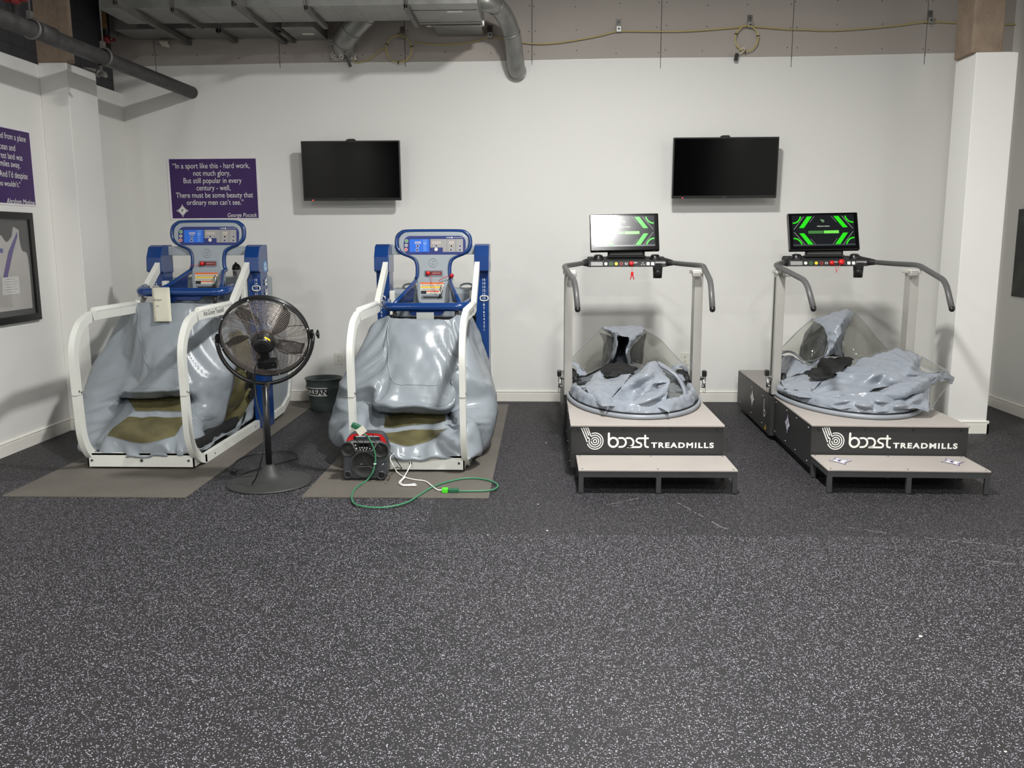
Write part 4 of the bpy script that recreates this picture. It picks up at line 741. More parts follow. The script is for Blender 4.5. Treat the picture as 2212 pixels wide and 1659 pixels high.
def gravity_treadmill(name, label, cx, dy, up_, shell, seed, tape, drop):
    t = thing(name, label, 'treadmill', (cx, dy, .0072), 0, 'blue-framed anti-gravity treadmills on mats')
    B = lambda: MB(); K = dict(local=True)
    # front bar with side returns
    mb = B().bx(-.358, .345, 5.395, 5.405, .012, .10); mb.bx(-.358, .345, 5.395, 5.43, .09, .10)
    for x in (-.358, .337): mb.prism([(5.395, .012), (5.53, .012), (5.43, .10), (5.395, .10)], (.008, 0, 0), (x, 0, 0), (0, 1, 0))
    fb = mb.build('front_bar', M_cream, t, **K)
    for x in (-.33, 0, .31): B().cyl((x, 5.3945, .055), (x, 5.39, .055), .0075 if x else .010, n=12).build('bolt', M_leg, fb, **K)
    for x in (-.345, .335): B().bx(x-.02, x+.025, 5.42, 5.44, .085, .105).build('tab', M_steel, fb, **K)
    # running deck inside the bag
    B().bx(-.30, .30, 5.55, 6.95, .015, .15).build('running_deck', M_blkm, t, **K)
    # hoop-shaped side frames
    path = [(6.66, .03), (5.66, .03), (5.54, .036), (5.45, .07), (5.375, .14), (5.335, .24), (5.322, .40), (5.314, .60), (5.312, .74), (5.33, .82), (5.37, .885), (5.43, .94), (5.52, .972), (5.62, .984), (6.17, .984), (6.25, 1.005), (6.30, 1.05), (6.64, 1.29)]
    pv = catmull([(p[0], p[1], 0) for p in path], 8)
    wd = .030; outer, inner = [], []
    for i, p in enumerate(pv):
        d = (pv[min(len(pv)-1, i+1)]-pv[max(0, i-1)]).normalized(); n = Vector((-d.y, d.x, 0))
        outer.append((p.x+n.x*wd, p.y+n.y*wd)); inner.append((p.x-n.x*wd, p.y-n.y*wd))
    for s in (-1, 1):
        x = .367 if s > 0 else -.367
        h = B().strip(outer, inner, (-s*.038, 0, 0), (x, 0, 0), (0, 1, 0), (0, 0, 1)).build('side_frame', M_cream, t, bevel=.004, **K)
        B().tube([(x-s*.019, 5.60, 1.016), (x-s*.019, 6.19, 1.018)], .022, 14).build('grip_pad', M_cream, h, bevel=.004, **K)
        mb = B().bx(x+s*.0004, x-s*.0384, 5.285, 5.36, .5, .5018); mb.build('joint_line', M_leg, h, **K)
        for (y, z) in ((5.70, .03), (6.55, .03), (5.335, .515), (5.31, .525)):
            B().cyl((x+s*.001, y, z), (x-s*.0395, y, z), .007, n=10).build('bolt', M_leg, h, **K)
        if s > 0: text('lettering', 'Anti-Gravity Treadmill', M_leg, h, (x+.0006, 5.83, .985), (0, 1, 0), (0, 0, 1), width=.36, height=.044, ext=.0004, local=True)
    # columns
    for s in (-1, 1):
        x0, x1 = s*.33, s*.43
        c = B().bx(x0, x1, 6.655, 6.83, .0, 1.30).build('column', M_blue, t, bevel=.004, **K)
        B().prism([(6.60, 1.235), (6.655, 1.22), (6.84, 1.22), (6.84, 1.435), (6.70, 1.435), (6.655, 1.42), (6.61, 1.34)], (s*.112, 0, 0), (s*.324, 0, 0), (0, 1, 0)).build('column_cap', M_blue, c, bevel=.006, **K)
        B().prism([(.80, 1.10), (.93, 1.0), (.80, 1.0)], (0, .01, 0), (-s*.4 if s > 0 else .4, 6.84, 0)) if False else None
        nums = '\n'.join(str(k) for k in range(15, 0, -1))
        text('numbers', nums, M_white, c, (s*.395, 6.6545, .975), (1, 0, 0), (0, 0, 1), height=.40, ext=.0006, spacing=1.05, local=True)
        for k in range(5): B().cyl((s*.40, 6.656, .585-k*.027), (s*.40, 6.6535, .585-k*.027), .004, n=8).build('dot', M_white, c, **K)
        if s > 0:
            text('lettering', 'ALTER', M_white, c, (.4368, 6.765, .985), (0, 0, 1), (0, -1, 0), width=.40, height=.055, bold=.02, ext=.0006, track=1.35, local=True)
            o = (.4366, 6.765, 1.265); mb = flat(B(), disc(0, 0, .045), o, (0, 1, 0), (0, 0, 1)).build('round_logo', mat('light blue badge', (88, 150, 208), .4), c, **K)
            text('letter', 'G', M_white, mb, (.4372, 6.765, 1.265), (0, 1, 0), (0, 0, 1), height=.055, bold=.02, ext=.0006, local=True)
        zc = .955+up_
        B().bx(s*.285, s*.325, 6.60, 6.66, zc-.06, zc+.13).build('carriage', M_cream, t, bevel=.008, **K)
        rg = rrect(.06, .036, .016, 5, 0, 0)
        B().tube([(s*.395+p[0], 6.65, zc+.07+p[1]) for p in rg], .0045, 6, closed=True).build('position_ring', M_cream, t, **K)
    B().bx(-.325, .325, 6.76, 6.80, 1.355, 1.425).build('cross_bar', M_gmold, t, bevel=.004, **K)
    # tray, mesh panel and rear cover
    tz = 1.082+up_*1.2; mb = B().prism([(6.86, tz-.22), (6.84, tz-.02), (6.87, tz), (7.14, tz), (7.14, tz-.26)], (.74, 0, 0), (-.37, 0, 0), (0, 1, 0))
    tray = mb.build('tray', M_gmold, t, bevel=.012, **K)
    for x in (-.23, .23):
        B().tube([(x+.05*cos(2*pi*k/28), 7.0+.05*sin(2*pi*k/28), tz+.015+.02*sin(2*pi*k/28)) for k in range(28)], .008, 8, closed=True).build('cup_ring', M_gmold, tray, **K)
    B().bx(-.325, .325, 6.87, 6.89, .1, .92).build('mesh_panel', mat('black perforated panel', (18, 18, 18), .6, var=.4, vscale=90), t, **K)
    cov = [(6.83, .075), (7.15, .085), (7.32, .14), (7.37, .24), (7.39, .50), (7.37, .72), (7.2, .80), (6.83, .82)]
    B().prism(cov, (.80, 0, 0), (-.40, 0, 0), (0, 1, 0)).build('rear_cover', M_gmold, t, bevel=.02, **K)
    low = [(6.83, .02), (7.15, .03), (7.34, .10), (7.40, .22), (7.42, .50), (7.39, .50), (7.37, .24), (7.32, .14), (7.15, .085), (6.83, .075)]
    B().prism(low, (.83, 0, 0), (-.415, 0, 0), (0, 1, 0)).build('rear_frame', M_cream, t, **K)
    # console, leaning back
    V = Vector((0, .13, 1)).normalized(); U = Vector((1, 0, 0)); O = Vector((0, 6.68, .955+up_)); nr_ = U.cross(V)
    half = [(0, .02), (.06, .02), (.098, .028), (.122, .06), (.128, .20), (.115, .235), (.112, .30), (.125, .355), (.16, .385), (.22, .41), (.255, .44), (.268, .48), (.262, .535), (.235, .565), (.19, .578), (0, .58)]
    outl = catmull([(p[0], p[1], 0) for p in half], 4)
    poly = [(p.x, p.y) for p in outl]+[(-p.x, p.y) for p in outl[::-1]][1:-1]
    con = B().prism(poly, -nr_*.05, O, U, V).build('console', M_gmold, t, bevel=.010, **K)
    rim = [O+U*x+V*z+nr_*-.02 for x, z in [(p.x*1.035+.008, p.y+(.006 if p.y > .3 else 0)) for p in outl if p.y > .205]]
    rimL = [Vector((-p.x, p.y, p.z)) for p in rim[::-1]]
    el = 6.27
    armR = [Vector((.255, el, 1.015+up_-drop)), Vector((.20, 6.45, 1.06+up_)), Vector((.135, 6.66, 1.15+up_))]
    loop = armR+rim+rimL[1:]+[Vector((-p.x, p.y, p.z)) for p in armR[::-1]]
    hb = B().tube(loop, .0155, 12).build('console_tube', M_blue, t, **K)
    hz = 1.02+up_-drop; lx = .335 if tape else .285; pts = fillet([(.305, 6.40, hz+.025), (.285, 6.235, hz), (-lx, 6.235, hz), (-lx-.02, 6.40, hz+.025)], .07)
    bar = B().tube(pts, .031, 16).build('handlebar', M_blue, t, **K)
    B().prism([(-.12, 0), (.14, 0), (.11, -.03), (-.10, -.03)], (0, .02, 0), (0, 6.225, hz-.03)).build('bracket', M_bluedk, bar, bevel=.004, **K)
    for s in (-1, 1):
        B().cyl((s*.225, 6.24, hz-.02), (s*.222, 6.24, hz-.105), .0145, .0125, 12).build('rubber_stub', M_stub, bar, **K)
        B().add([(s*.25, 6.30, 1.0+up_), (s*.13, 6.64, 1.13+up_), (s*.15, 6.66, 1.0+up_), (s*.25, 6.305, 1.0+up_), (s*.14, 6.645, 1.13+up_), (s*.16, 6.665, 1.0+up_)], [(0,1,2),(5,4,3),(0,3,4,1),(1,4,5,2),(2,5,3,0)]).build('gusset', M_bluedk, hb, **K)
    # display
    o1 = O+nr_*.0012; o2 = O+nr_*.002; o3 = O+nr_*.0028
    D = lambda px, py: ((px-1085)/7.54*.00364, .58-(py-74)/7.54*.00364)
    def rect(x0, y0, x1, y1): return [D(x0, y1), D(x1, y1), D(x1, y0), D(x0, y0)]
    c0 = D(1110, 292)
    dp = flat(B(), rrect(.478, .143, .05, 8, c0[0], c0[1]), o1, U, V).build('display_panel', M_navy, con, **K)
    flat(B(), rect(708, 195, 1025, 398), o2, U, V).build('speed_panel', M_bblue, dp, **K) if False else flat(B(), rect(708, 195, 1025, 398), o2, U, V).build('blue_panel', M_bblue, con, **K)
    flat(B(), [D(1042, 195), D(1042, 328), D(1240, 328), D(1240, 398), D(1562, 398), D(1562, 195)][::-1], o2, U, V).build('grey_panel', M_dgrey, con, **K)
    for x in (1303, 1447): ribbon(B(), [D(x, 196), D(x, 397)], .0014, o3, U, V, round_ends=False).build('divider', M_leg, con, **K)
    for (x, y, r, m) in ((660, 224, 23, mat('green key', (60, 160, 80), .4)), (655, 293, 22, M_dgrey), (651, 360, 23, mat('pink red key', (220, 90, 96), .4)), (838, 305, 21, M_navy), (832, 365, 21, M_navy), (1137, 300, 19, M_navy), (1133, 358, 24, M_lab), (1377, 305, 19, M_blkm), (1371, 366, 19, M_navy), (1517, 306, 19, M_navy), (1512, 366, 19, M_navy)):
        c = D(x, y); k = r/7.54*.00364
        q = flat(B(), disc(c[0], c[1], k*1.15), o3, U, V).build('key', M_lab, con, **K)
        flat(B(), disc(c[0], c[1], k*.88), o3+nr_*.0006, U, V).build('key_face', m, q, **K) if False else flat(B(), disc(c[0], c[1], k*.88), o3+nr_*.0006, U, V).build('key_face', m, con, **K)
    for body, x, y, w in (('888', 842, 250, 100), ('8888', 1140, 250, 140), ('88', 1378, 250, 70)):
        c = D(x, y); text('digits', body, M_digit, con, o3+U*c[0]+V*c[1], U, V, width=w/7.54*.00364, height=42/7.54*.00364, ext=0, local=True)
    c = D(1332, 172); text('lettering', 'ALTER', M_white, con, o3+U*c[0]+V*c[1], U, V, width=.034, height=.0085, ext=0, bold=.02, local=True)
    c = D(1385, 172); flat(B(), disc(c[0], c[1], .006), o3, U, V).build('round_logo', M_white, con, **K)
    c = D(1478, 173); text('lettering', 'Anti-Gravity Treadmill', M_white, con, o3+U*c[0]+V*c[1], U, V, width=.068, height=.008, ext=0, local=True)
    c = D(965, 310)
    for k, (y, n) in enumerate(((212, 9), (240, 7), (256, 7), (272, 7), (288, 6), (318, 7), (348, 6), (372, 6))):
        q = D(955, y); ribbon(B(), [(q[0]-.004*n/2, q[1]), (q[0]+.004*n/2, q[1])], .0034, o3, U, V, round_ends=False).build('fine_print', mat('pale blue print', (150, 190, 235), .5), con, **K)
    c = D(900, 415); text('fine_print', 'PLEASE READ ALL SAFETY INSTRUCTIONS', M_dgrey, con, o3+U*c[0]+V*c[1], U, V, width=.165, height=.005, ext=0, local=True) if False else None
    # moulded round badge
    c = D(1085, 568)
    bd = B().tube([O+nr_*.001+U*(c[0]+.033*cos(2*pi*k/28))+V*(c[1]+.033*sin(2*pi*k/28)) for k in range(28)], .0032, 8, closed=True).build('badge_ring', M_gmold, con, **K)
    text('badge_letter', 'G', M_gmold, con, O+nr_*.003+U*c[0]+V*c[1], U, V, height=.036, ext=.001, bold=.02, local=True)
    # recess with the red safety key
    flat(B(), rrect(.147, .05, .012, 4, *D(1088, 742)), o1, U, V).build('key_recess', mat('painted recess shade', (112, 118, 124), .5), con, **K)  # flat patch; the hollow's shade is painted in as a darker grey
    flat(B(), rect(960, 708, 1050, 770), o2, U, V).build('key_slot', M_blkm, con, **K)
    flat(B(), rect(1050, 708, 1218, 765), o2, U, V).build('red_label', M_crown, con, **K)
    c = D(1135, 735); text('lettering', 'EMERGENCY STOP', M_lab, con, o3+U*c[0]+V*c[1], U, V, width=.056, height=.006, ext=0, local=True)
    c = D(1005, 738); B().sphere(O+nr_*.012+U*c[0]+V*c[1], .0165, 16, (1, .8, 1)).build('safety_key', M_red, con, **K)
    if tape: cord = [O+nr_*.02+U*q[0]+V*q[1] for q in (D(1005, 745), D(930, 765), D(840, 770), D(800, 800))]
    else: cord = [O+nr_*.02+U*q[0]+V*q[1] for q in (D(1035, 760), D(1065, 830), D(1060, 900), D(1100, 960), D(1130, 1010), D(1170, 1040), D(1100, 1025), D(1050, 1010))]
    B().tube(catmull(cord, 6), .0016, 6).build('safety_cord', M_red, con, **K)
    # warning labels and card slot
    flat(B(), rect(880, 880, 1252, 1010), o1, U, V).build('warning_label', M_lab, con, **K)
    flat(B(), rect(880, 880, 1252, 908), o2, U, V).build('orange_band', M_orange, con, **K)
    flat(B(), rect(885, 945, 1248, 968), o2, U, V).build('yellow_band', M_yel, con, **K)
    for y in (922, 936, 982, 996):
        q = D(1066, y); ribbon(B(), [(q[0]-.08, q[1]), (q[0]+.08, q[1])], .0022, o3, U, V, round_ends=False).build('fine_print', mat('grey print', (150, 146, 138), .6), con, **K)
    flat(B(), rect(892, 1015, 975, 1060), o2, U, V).build('black_label', M_blkm, con, **K)
    flat(B(), rect(975, 1015, 1200, 1060), o1, U, V).build('lower_label', M_lab, con, **K)
    flat(B(), rect(975, 1015, 1180, 1032), o2, U, V).build('orange_band', M_orange, con, **K)
    flat(B(), rrect(.165, .03, .008, 4, *D(1065, 1118)), o1, U, V).build('slot_recess', mat('painted recess shade', (112, 118, 124), .5), con, **K)  # shade around the slot painted as a flat darker patch
    flat(B(), rect(925, 1106, 1226, 1132), o2, U, V).build('card_slot', M_blkm, con, **K)
    c = D(1212, 1000); k = O+nr_*.02+U*c[0]+V*c[1]
    ck = B().tube([k+V*.018, k+V*.03+U*.006, k+V*.02+U*.012, k-V*.01+U*.008, k-V*.03+U*.002, k-V*.045-U*.012], .008, 10).build('latch', M_steel, con, **K)
    if not tape:
        B().tube(catmull([O+nr_*.03+U*.045+V*.20, O+nr_*.03+U*.085+V*.225, O+nr_*.03+U*.13+V*.235], 5), .0022, 6).build('red_cord', M_red, con, **K)
        B().lathe([(0, .012), (.014, .012), (.018, 0), (.014, -.012), (0, -.012)], O+nr_*.03+U*.145+V*.238, (1, -.6, .4), 16).build('red_cap', mat('dark red plastic', (176, 22, 34), .3), con, **K)
    # fabric shell: a lofted bag with windows
    n = 9; rows = [[Vector(p) for p in r] for r in shell]
    g0 = refine(rows, n, n); hold = np.zeros((len(g0), len(g0[0])))
    for i in range(len(g0)):
        for j in range(len(g0[0])):
            if i < 2 or i > 10*n-2 or j < 2 or j > len(g0[0])-3: hold[i, j] = .8
            if 3*n <= j <= 5*n and i >= 7*n-2: hold[i, j] = max(hold[i, j], .10)
            if 3*n-1 <= j <= 5*n+1 and 2*n-1 <= i <= 5*n+1: hold[i, j] = max(hold[i, j], .16)
            if 6*n-3 < i < 6*n+3 and 3*n-2 < j < 5*n+2: hold[i, j] = max(hold[i, j], .12)
    g = drape(g0, grow=.062, steps=110, bend=.30, keep=.012, seed=seed, hold=hold, amp=.010)
    win = lambda i, j: 3*n <= j < 5*n and (2*n <= i < 3*n or 4*n <= i < 5*n)
    side = (lambda i, j: int(7.22*n) <= j < int(7.82*n) and int(1.8*n) <= i < int(8.5*n)) if tape else (lambda i, j: False)
    bag = MB().grid(g, True, lambda i, j: not (win(i, j) or side(i, j))).build('pressure_bag', M_bag, t, solid=.003, sharp=60)
    for k, (a, b) in enumerate(((2, 3), (4, 5))):
        MB().grid([r[3*n:5*n+1] for r in g[a*n:b*n+1]]).build('window', M_olive, bag)
    if tape: MB().grid([r[int(7.22*n):int(7.82*n)+1] for r in g[int(1.8*n):int(8.5*n)+1]]).build('side_window', M_olive, bag)
    se = [g[i][3*n] for i in range(10*n-4, 7*n+3, -1)]+[g[7*n+2][j] for j in range(3*n+2, 5*n-1)]+[g[i][5*n] for i in range(7*n+4, 10*n-3)]
    MB().tube([p+Vector((0, -.001, 0)) for p in se], .0045, 8).build('panel_seam', M_bag, bag)
    if tape:
        j = int(7.82*n)
        for k, i in enumerate((int(2.9*n), int(4.1*n), int(5.3*n))):
            p = g[i][j]; MB().box(p+Vector((.008, -.02, 0)), (.004, .17, .07), Matrix.Rotation(rad(8+6*k), 3, 'X')).build('tape_strip', M_neo, bag)
        p, q = g[int(2.4*n)][j], g[int(5.9*n)][j]; MB().tube([p+Vector((.01, 0, 0)), q+Vector((.01, 0, 0))], .02, 6, flat=.15).build('tape_strip', M_neo, bag)
    if not tape:
        MB().bx(-.06, .065, 6.195, 6.198, .885+up_, .955+up_).build('clear_tag', mat('translucent grey tag', (176, 180, 178), .25), bag, local=True)
    return t
gravity_treadmill('anti_gravity_treadmill', 'blue and white anti-gravity treadmill at left with paper note on its handlebar', -2.617, 0.0, .078, SHELL_L, 3.0, True, 0.0)
gravity_treadmill('anti_gravity_treadmill', 'blue and white anti-gravity treadmill behind the boombox', -.850, -.030, 0.0, SHELL_R, 8.0, False, .03)
# ================================================================ wall things
M_purp = mat('deep purple poster print', (58, 28, 92), 0.5, var=0.02)
M_paper = mat('white poster edge', (236, 232, 236), 0.6)
M_plate = mat('white outlet plate', (228, 227, 216), 0.35)
M_galv = mat('galvanised steel', (150, 150, 146), 0.38, metal=0.55, var=0.14, vscale=7, rvar=0.12)
M_galvd = mat('dull strut steel', (108, 106, 102), 0.5, metal=0.4, var=0.15)
M_ironp = mat('dusty black iron pipe', (62, 60, 60), 0.6, var=0.35, vscale=14, bump=0.15, bscale=70)
M_redp = mat('red valve paint', (128, 40, 40), 0.5, var=0.15)
M_foil = mat('crumpled foil tape', (170, 166, 160), 0.25, metal=0.7, bump=0.9, bscale=50)
M_cab = mat('yellow network cable', (196, 178, 104), 0.5, var=0.05)
M_mat = mat('ribbed brown grey rubber mat', (98, 93, 86), 0.6, var=0.10, vscale=3)

# quote poster on the back wall
def wall_text(name, body, parent, x, z, size, y=BACK-.0085, align='CENTER', w=None, shear=0.0, m=None):
    return text(name, body, m or M_white, parent, (x, y, z), (1, 0, 0), (0, 0, 1), width=w, ysc=1.25, height=None if w else size, align=align, ext=.0005, shear=shear)
p = thing('quote_poster', 'purple poster quoting hard work and beauty on back wall above the left blue treadmill', 'poster', (-2.968, BACK, 1.936), 0, 'purple quote posters')
MB().bx(-3.380, -2.557, BACK-.006, BACK, 1.664, 2.209).build('board', M_paper, p)
MB().bx(-3.358, -2.572, BACK-.008, BACK-.006, 1.676, 2.197).build('print', M_purp, p)
k = 237.6; cx = -2.965
Q = lambda px, py: (-3.380+(px-360)/203*.823, 2.209-(py-341)/133*.545)
for body, px, py, w in (('“In a sport like this - hard work,', 458.9, 360.2, 172), ('not much glory,', 459.7, 376, 83), ('But still popular in every', 460.5, 391.8, 130), ('century - well,', 461.7, 407.3, 76), ('There must be some beauty that', 462.9, 423, 173), ('ordinary men can’t see.”', 463.6, 438.5, 128)):
    x, z = Q(px, py); wall_text('lettering', body, p, x, z, .05, w=w/203*.823)
x, z = Q(523, 466); wall_text('name_line', 'George Pocock', p, x, z, .05, w=66/203*.823, shear=.18)
def wall_emblem(parent, x, z, w, h):
    iv = WM[parent.name].inverted(); o = emblem(parent, 'emblem', iv @ Vector((x, BACK-.0088, z)), (1, 0, 0), (0, 0, 1), w, h, M_white)
    for c in o.children:
        c.data.materials.clear(); c.data.materials.append({'inlay': M_purp, 'outline': M_white}.get(c.name.split('.')[0], M_blkm))
    return o
x, z = Q(389, 454.6); wall_emblem(p, x, z, .115, .118)
flat(MB(), [(x-.035, z), (x, z-.037), (x+.035, z), (x, z+.037)], (0, BACK-.0103, 0)).build('emblem_field', M_white, p)
# second poster, on the left wall, partly out of frame
p = thing('quote_poster', 'purple quote poster on left wall, cut off by the picture edge, above framed jersey', 'poster', (LEFT, 5.975, 1.995), 0, 'purple quote posters')
MB().bx(LEFT, LEFT+.006, 5.562, 6.386, 1.727, 2.264).build('board', M_paper, p)
MB().bx(LEFT+.006, LEFT+.008, 5.578, 6.370, 1.739, 2.252).build('print', M_purp, p)
for body, (y, z), w in zip(('“I could be dropped from a plane', 'into the ocean and', 'told the nearest land was', 'a thousand miles away,', 'I’d swim. And I’d despise', 'the one who wouldn’t.”', 'Abraham Maslow'), LPOST[0], (.67, .39, .52, .47, .53, .44, .34)):
    text('lettering' if body[0] != 'A' else 'name_line', body, M_white, p, (LEFT+.0085, y, z), (0, 1, 0), (0, 0, 1), width=w, ysc=1.2, align='RIGHT', ext=.0005, shear=.18 if body[0] == 'A' else 0)
# framed jersey
M_jer = mat('pale grey jersey cloth', (196, 192, 188), 0.8, var=0.05, bump=0.08, bscale=30)
p = thing('framed_jersey', 'black framed white running jersey with purple stripe on left wall', 'picture frame', (LEFT, 5.9, 1.29))
y0, y1, z0, z1 = 5.53, 6.283, .905, 1.679
MB().strip([(y0, z0), (y1, z0), (y1, z1), (y0, z1)], [(y0+.05, z0+.05), (y1-.05, z0+.05), (y1-.05, z1-.05), (y0+.05, z1-.05)], (.032, 0, 0), (LEFT, 0, 0), (0, 1, 0), (0, 0, 1), closed=True).build('frame', M_blk, p, bevel=.004)
MB().bx(LEFT+.002, LEFT+.006, y0+.03, y1-.03, z0+.03, z1-.03).build('backing', mat('charcoal mount board', (62, 62, 62), .8), p)
jr = [Vector((q[0], q[1], 0)) for q in JERSEY]; c0 = 5.905
right = [(max(q.x, c0), q.y) for q in catmull(jr[:3], 4)+jr[3:4]+catmull(jr[4:9], 4)]
poly = right+[(2*c0-a, b) for a, b in right[::-1]]
j = MB().prism(poly, (.006, 0, 0), (LEFT+.007, 0, 0), (0, 1, 0)).build('jersey', M_jer, p)
MB().prism(STRIPE, (.001, 0, 0), (LEFT+.0132, 0, 0), (0, 1, 0)).build('purple_stripe', mat('purple jersey stripe', (86, 70, 140), .8), j)
cd_ = MB().prism(CARD, (.001, 0, 0), (LEFT+.0146, 0, 0), (0, 1, 0)).build('caption_card', mat('white card', (232, 230, 226), .7), p)
yc = sum(q[0] for q in CARD)/4; zc = sum(q[1] for q in CARD)/4
for i in range(6):
    w = (.10, .14, .13, .12, .15, .11)[i]; z = zc+.045-i*.018
    ribbon(MB(), [(yc-w/2, z), (yc+w/2, z)], .003, (LEFT+.0158, 0, 0), (0, 1, 0), round_ends=False).build('fine_print', mat('grey print', (150, 146, 138), .6), cd_)
flat(MB(), [(5.86, 1.40), (5.915, 1.395), (5.92, 1.425), (5.86, 1.43)], (LEFT+.0133, 0, 0), (0, 1, 0)).build('blue_mark', mat('blue chest mark', (70, 84, 150), .8), j)
MB().bx(LEFT+.022, LEFT+.0235, y0+.05, y1-.05, z0+.05, z1-.05).build('glass', clear_vinyl('picture glass', (250, 250, 250), 0.0, 0.03, 0.0), p)
# dark picture on the right wall
p = thing('canvas_picture', 'dark canvas picture on right wall, cut off at right edge', 'picture', (RIGHT, 7.0, 1.34))
def scene_mat():
    m = mat('dark landscape print', (14, 16, 18), .5); nt = m.node_tree; N = nt.nodes; L = nt.links
    cr = [n for n in N if n.type == 'VALTORGB'][0]; e = cr.color_ramp.elements
    e[0].position = .45; e[0].color = lin((10, 11, 14))+(1,); e[1].position = .8; e[1].color = lin((62, 78, 60))+(1,)
    return m
MB().bx(RIGHT-.022, RIGHT, 6.5, 7.494, .985, 1.706).build('canvas', scene_mat(), p, bevel=.002)
# televisions on arms
def tv(label, x0, x1, z0, z1, tilt):
    cx, cz = (x0+x1)/2, (z0+z1)/2; p = thing('television', label, 'television', (cx, 7.67, cz), 0, 'switched-off televisions on the back wall')
    R = Matrix.Rotation(rad(tilt), 3, 'X'); w, h = x1-x0, z1-z0; o = Vector((cx, 7.67, cz))
    MB().box(o+R @ Vector((0, .022, 0)), (w, .044, h), R).build('casing', M_blk, p, bevel=.004)
    MB().box(o+R @ Vector((0, -.001, .006)), (w-.02, .002, h-.034), R).build('screen', M_gloss, p)
    MB().bx(cx-w*.33, cx+w*.33, 7.715, 7.75, cz-h*.42, cz+h*.40).build('bracket', M_blkm, p)
    MB().bx(cx-.05, cx+.05, 7.75, BACK-.03, cz-.04, cz+.04).build('arm', M_blkm, p)
    MB().bx(cx-.14, cx+.14, BACK-.03, BACK, cz-.12, cz+.12).build('wall_plate', M_blkm, p)
    MB().prism([(cx-.05, cz+h/2-.005), (cx-.04, cz+h/2+.014), (cx-.02, cz+h/2+.02), (cx+.03, cz+h/2+.02), (cx+.05, cz+h/2-.005)], (0, .03, 0), (0, 7.70, 0)).build('top_hook', M_blkm, p, bevel=.003)
    MB().sphere((cx-w*.40, 7.67-.002, cz-h/2+.004), .0045, 10).build('standby_light', mat('red standby light', (255, 40, 30), .4, emit=(255, 60, 50), estr=3.0), p)
    text('maker_mark', 'SAMSUNG', mat('grey print', (150, 146, 138), .6), p, o+R @ Vector((0, -.0008, -h/2+.009)), R @ Vector((1, 0, 0)), R @ Vector((0, 0, 1)), width=.028, ext=.0006)
tv('black television above the left half, between poster and second blue treadmill', -2.105, -1.246, 1.816, 2.322, 2)
tv('black television on the right half, above gap between the two grey treadmills', 1.104, 1.996, 1.818, 2.326, 2)
def outlet(label, x):
    p = thing('wall_outlet', label, 'outlet', (x, BACK, .397), 0, 'duplex outlets low on the back wall')
    MB().bx(x-.037, x+.037, BACK-.006, BACK, .340, .455).build('plate', M_plate, p, bevel=.003)
    for z in (.376, .419):
        q = MB().prism(rrect(.034, .029, .012, 5, x, z), (0, .004, 0), (0, BACK-.0085, 0)).build('socket', M_plate, p)
        for s in (-1, 1): MB().bx(x+s*.007-.0013, x+s*.007+.0013, BACK-.0092, BACK-.008, z, z+.009).build('slot', M_blkm, q)
        MB().cyl((x, BACK-.0092, z-.007), (x, BACK-.008, z-.007), .003, n=10).build('slot', M_blkm, q)
    MB().cyl((x, BACK-.0068, .3975), (x, BACK-.005, .3975), .003, n=10).build('screw', M_steel, p)
outlet('white outlet plate on back wall above the metal bucket', -1.895)
outlet('white outlet plate on back wall beside right post of middle treadmill', 1.287)

# ================================================================ things overhead
def rod_ring(parent, y, x, z, r, rod=True):
    MB().tube([(x+(r+.006)*cos(2*pi*k/24), y, z+(r+.006)*sin(2*pi*k/24)) for k in range(24)], .010, 8, closed=True).build('pipe_ring', M_galvd, parent)
    MB().bx(x-.012, x+.012, y-.02, y+.02, z+r, z+r+.05).build('ring_lug', M_galvd, parent)
    MB().cyl((x, y, z+r+.02), (x, y, CEIL), .006, n=8).build('hanger_rod', M_galvd, parent)
p = thing('ceiling_pipe', 'thick dusty black pipe running overhead into the back wall at left', 'pipe', (-3.15, 6.4, 2.785))
px = lambda y: -3.222+(y-5.0)*.0385
MB().cyl((px(3.9), 3.9, 2.785), (px(BACK), BACK, 2.768), .052, n=24).build('pipe', M_ironp, p)
MB().cyl((px(5.62), 5.62, 2.785), (px(5.80), 5.80, 2.785), .058, n=24).build('coupling', M_ironp, p)
for y in (5.58, 6.42): rod_ring(p, y, px(y), 2.785, .052)
x = px(6.42)
MB().tube(fillet([(x-.02, 6.40, 2.72), (x-.005, 6.36, 2.655), (x+.05, 6.33, 2.635)], .03), .016, 10).build('drain_nipple', M_galvd, p)
MB().cyl((x-.11, 6.34, 2.70), (x+.01, 6.42, 2.665), .012, n=10).build('side_rod', M_galvd, p)
MB().cyl((x-.025, 6.36, 2.665), (x-.005, 6.36, 2.655), .03, n=6).build('clamp_nut', M_galvd, p)
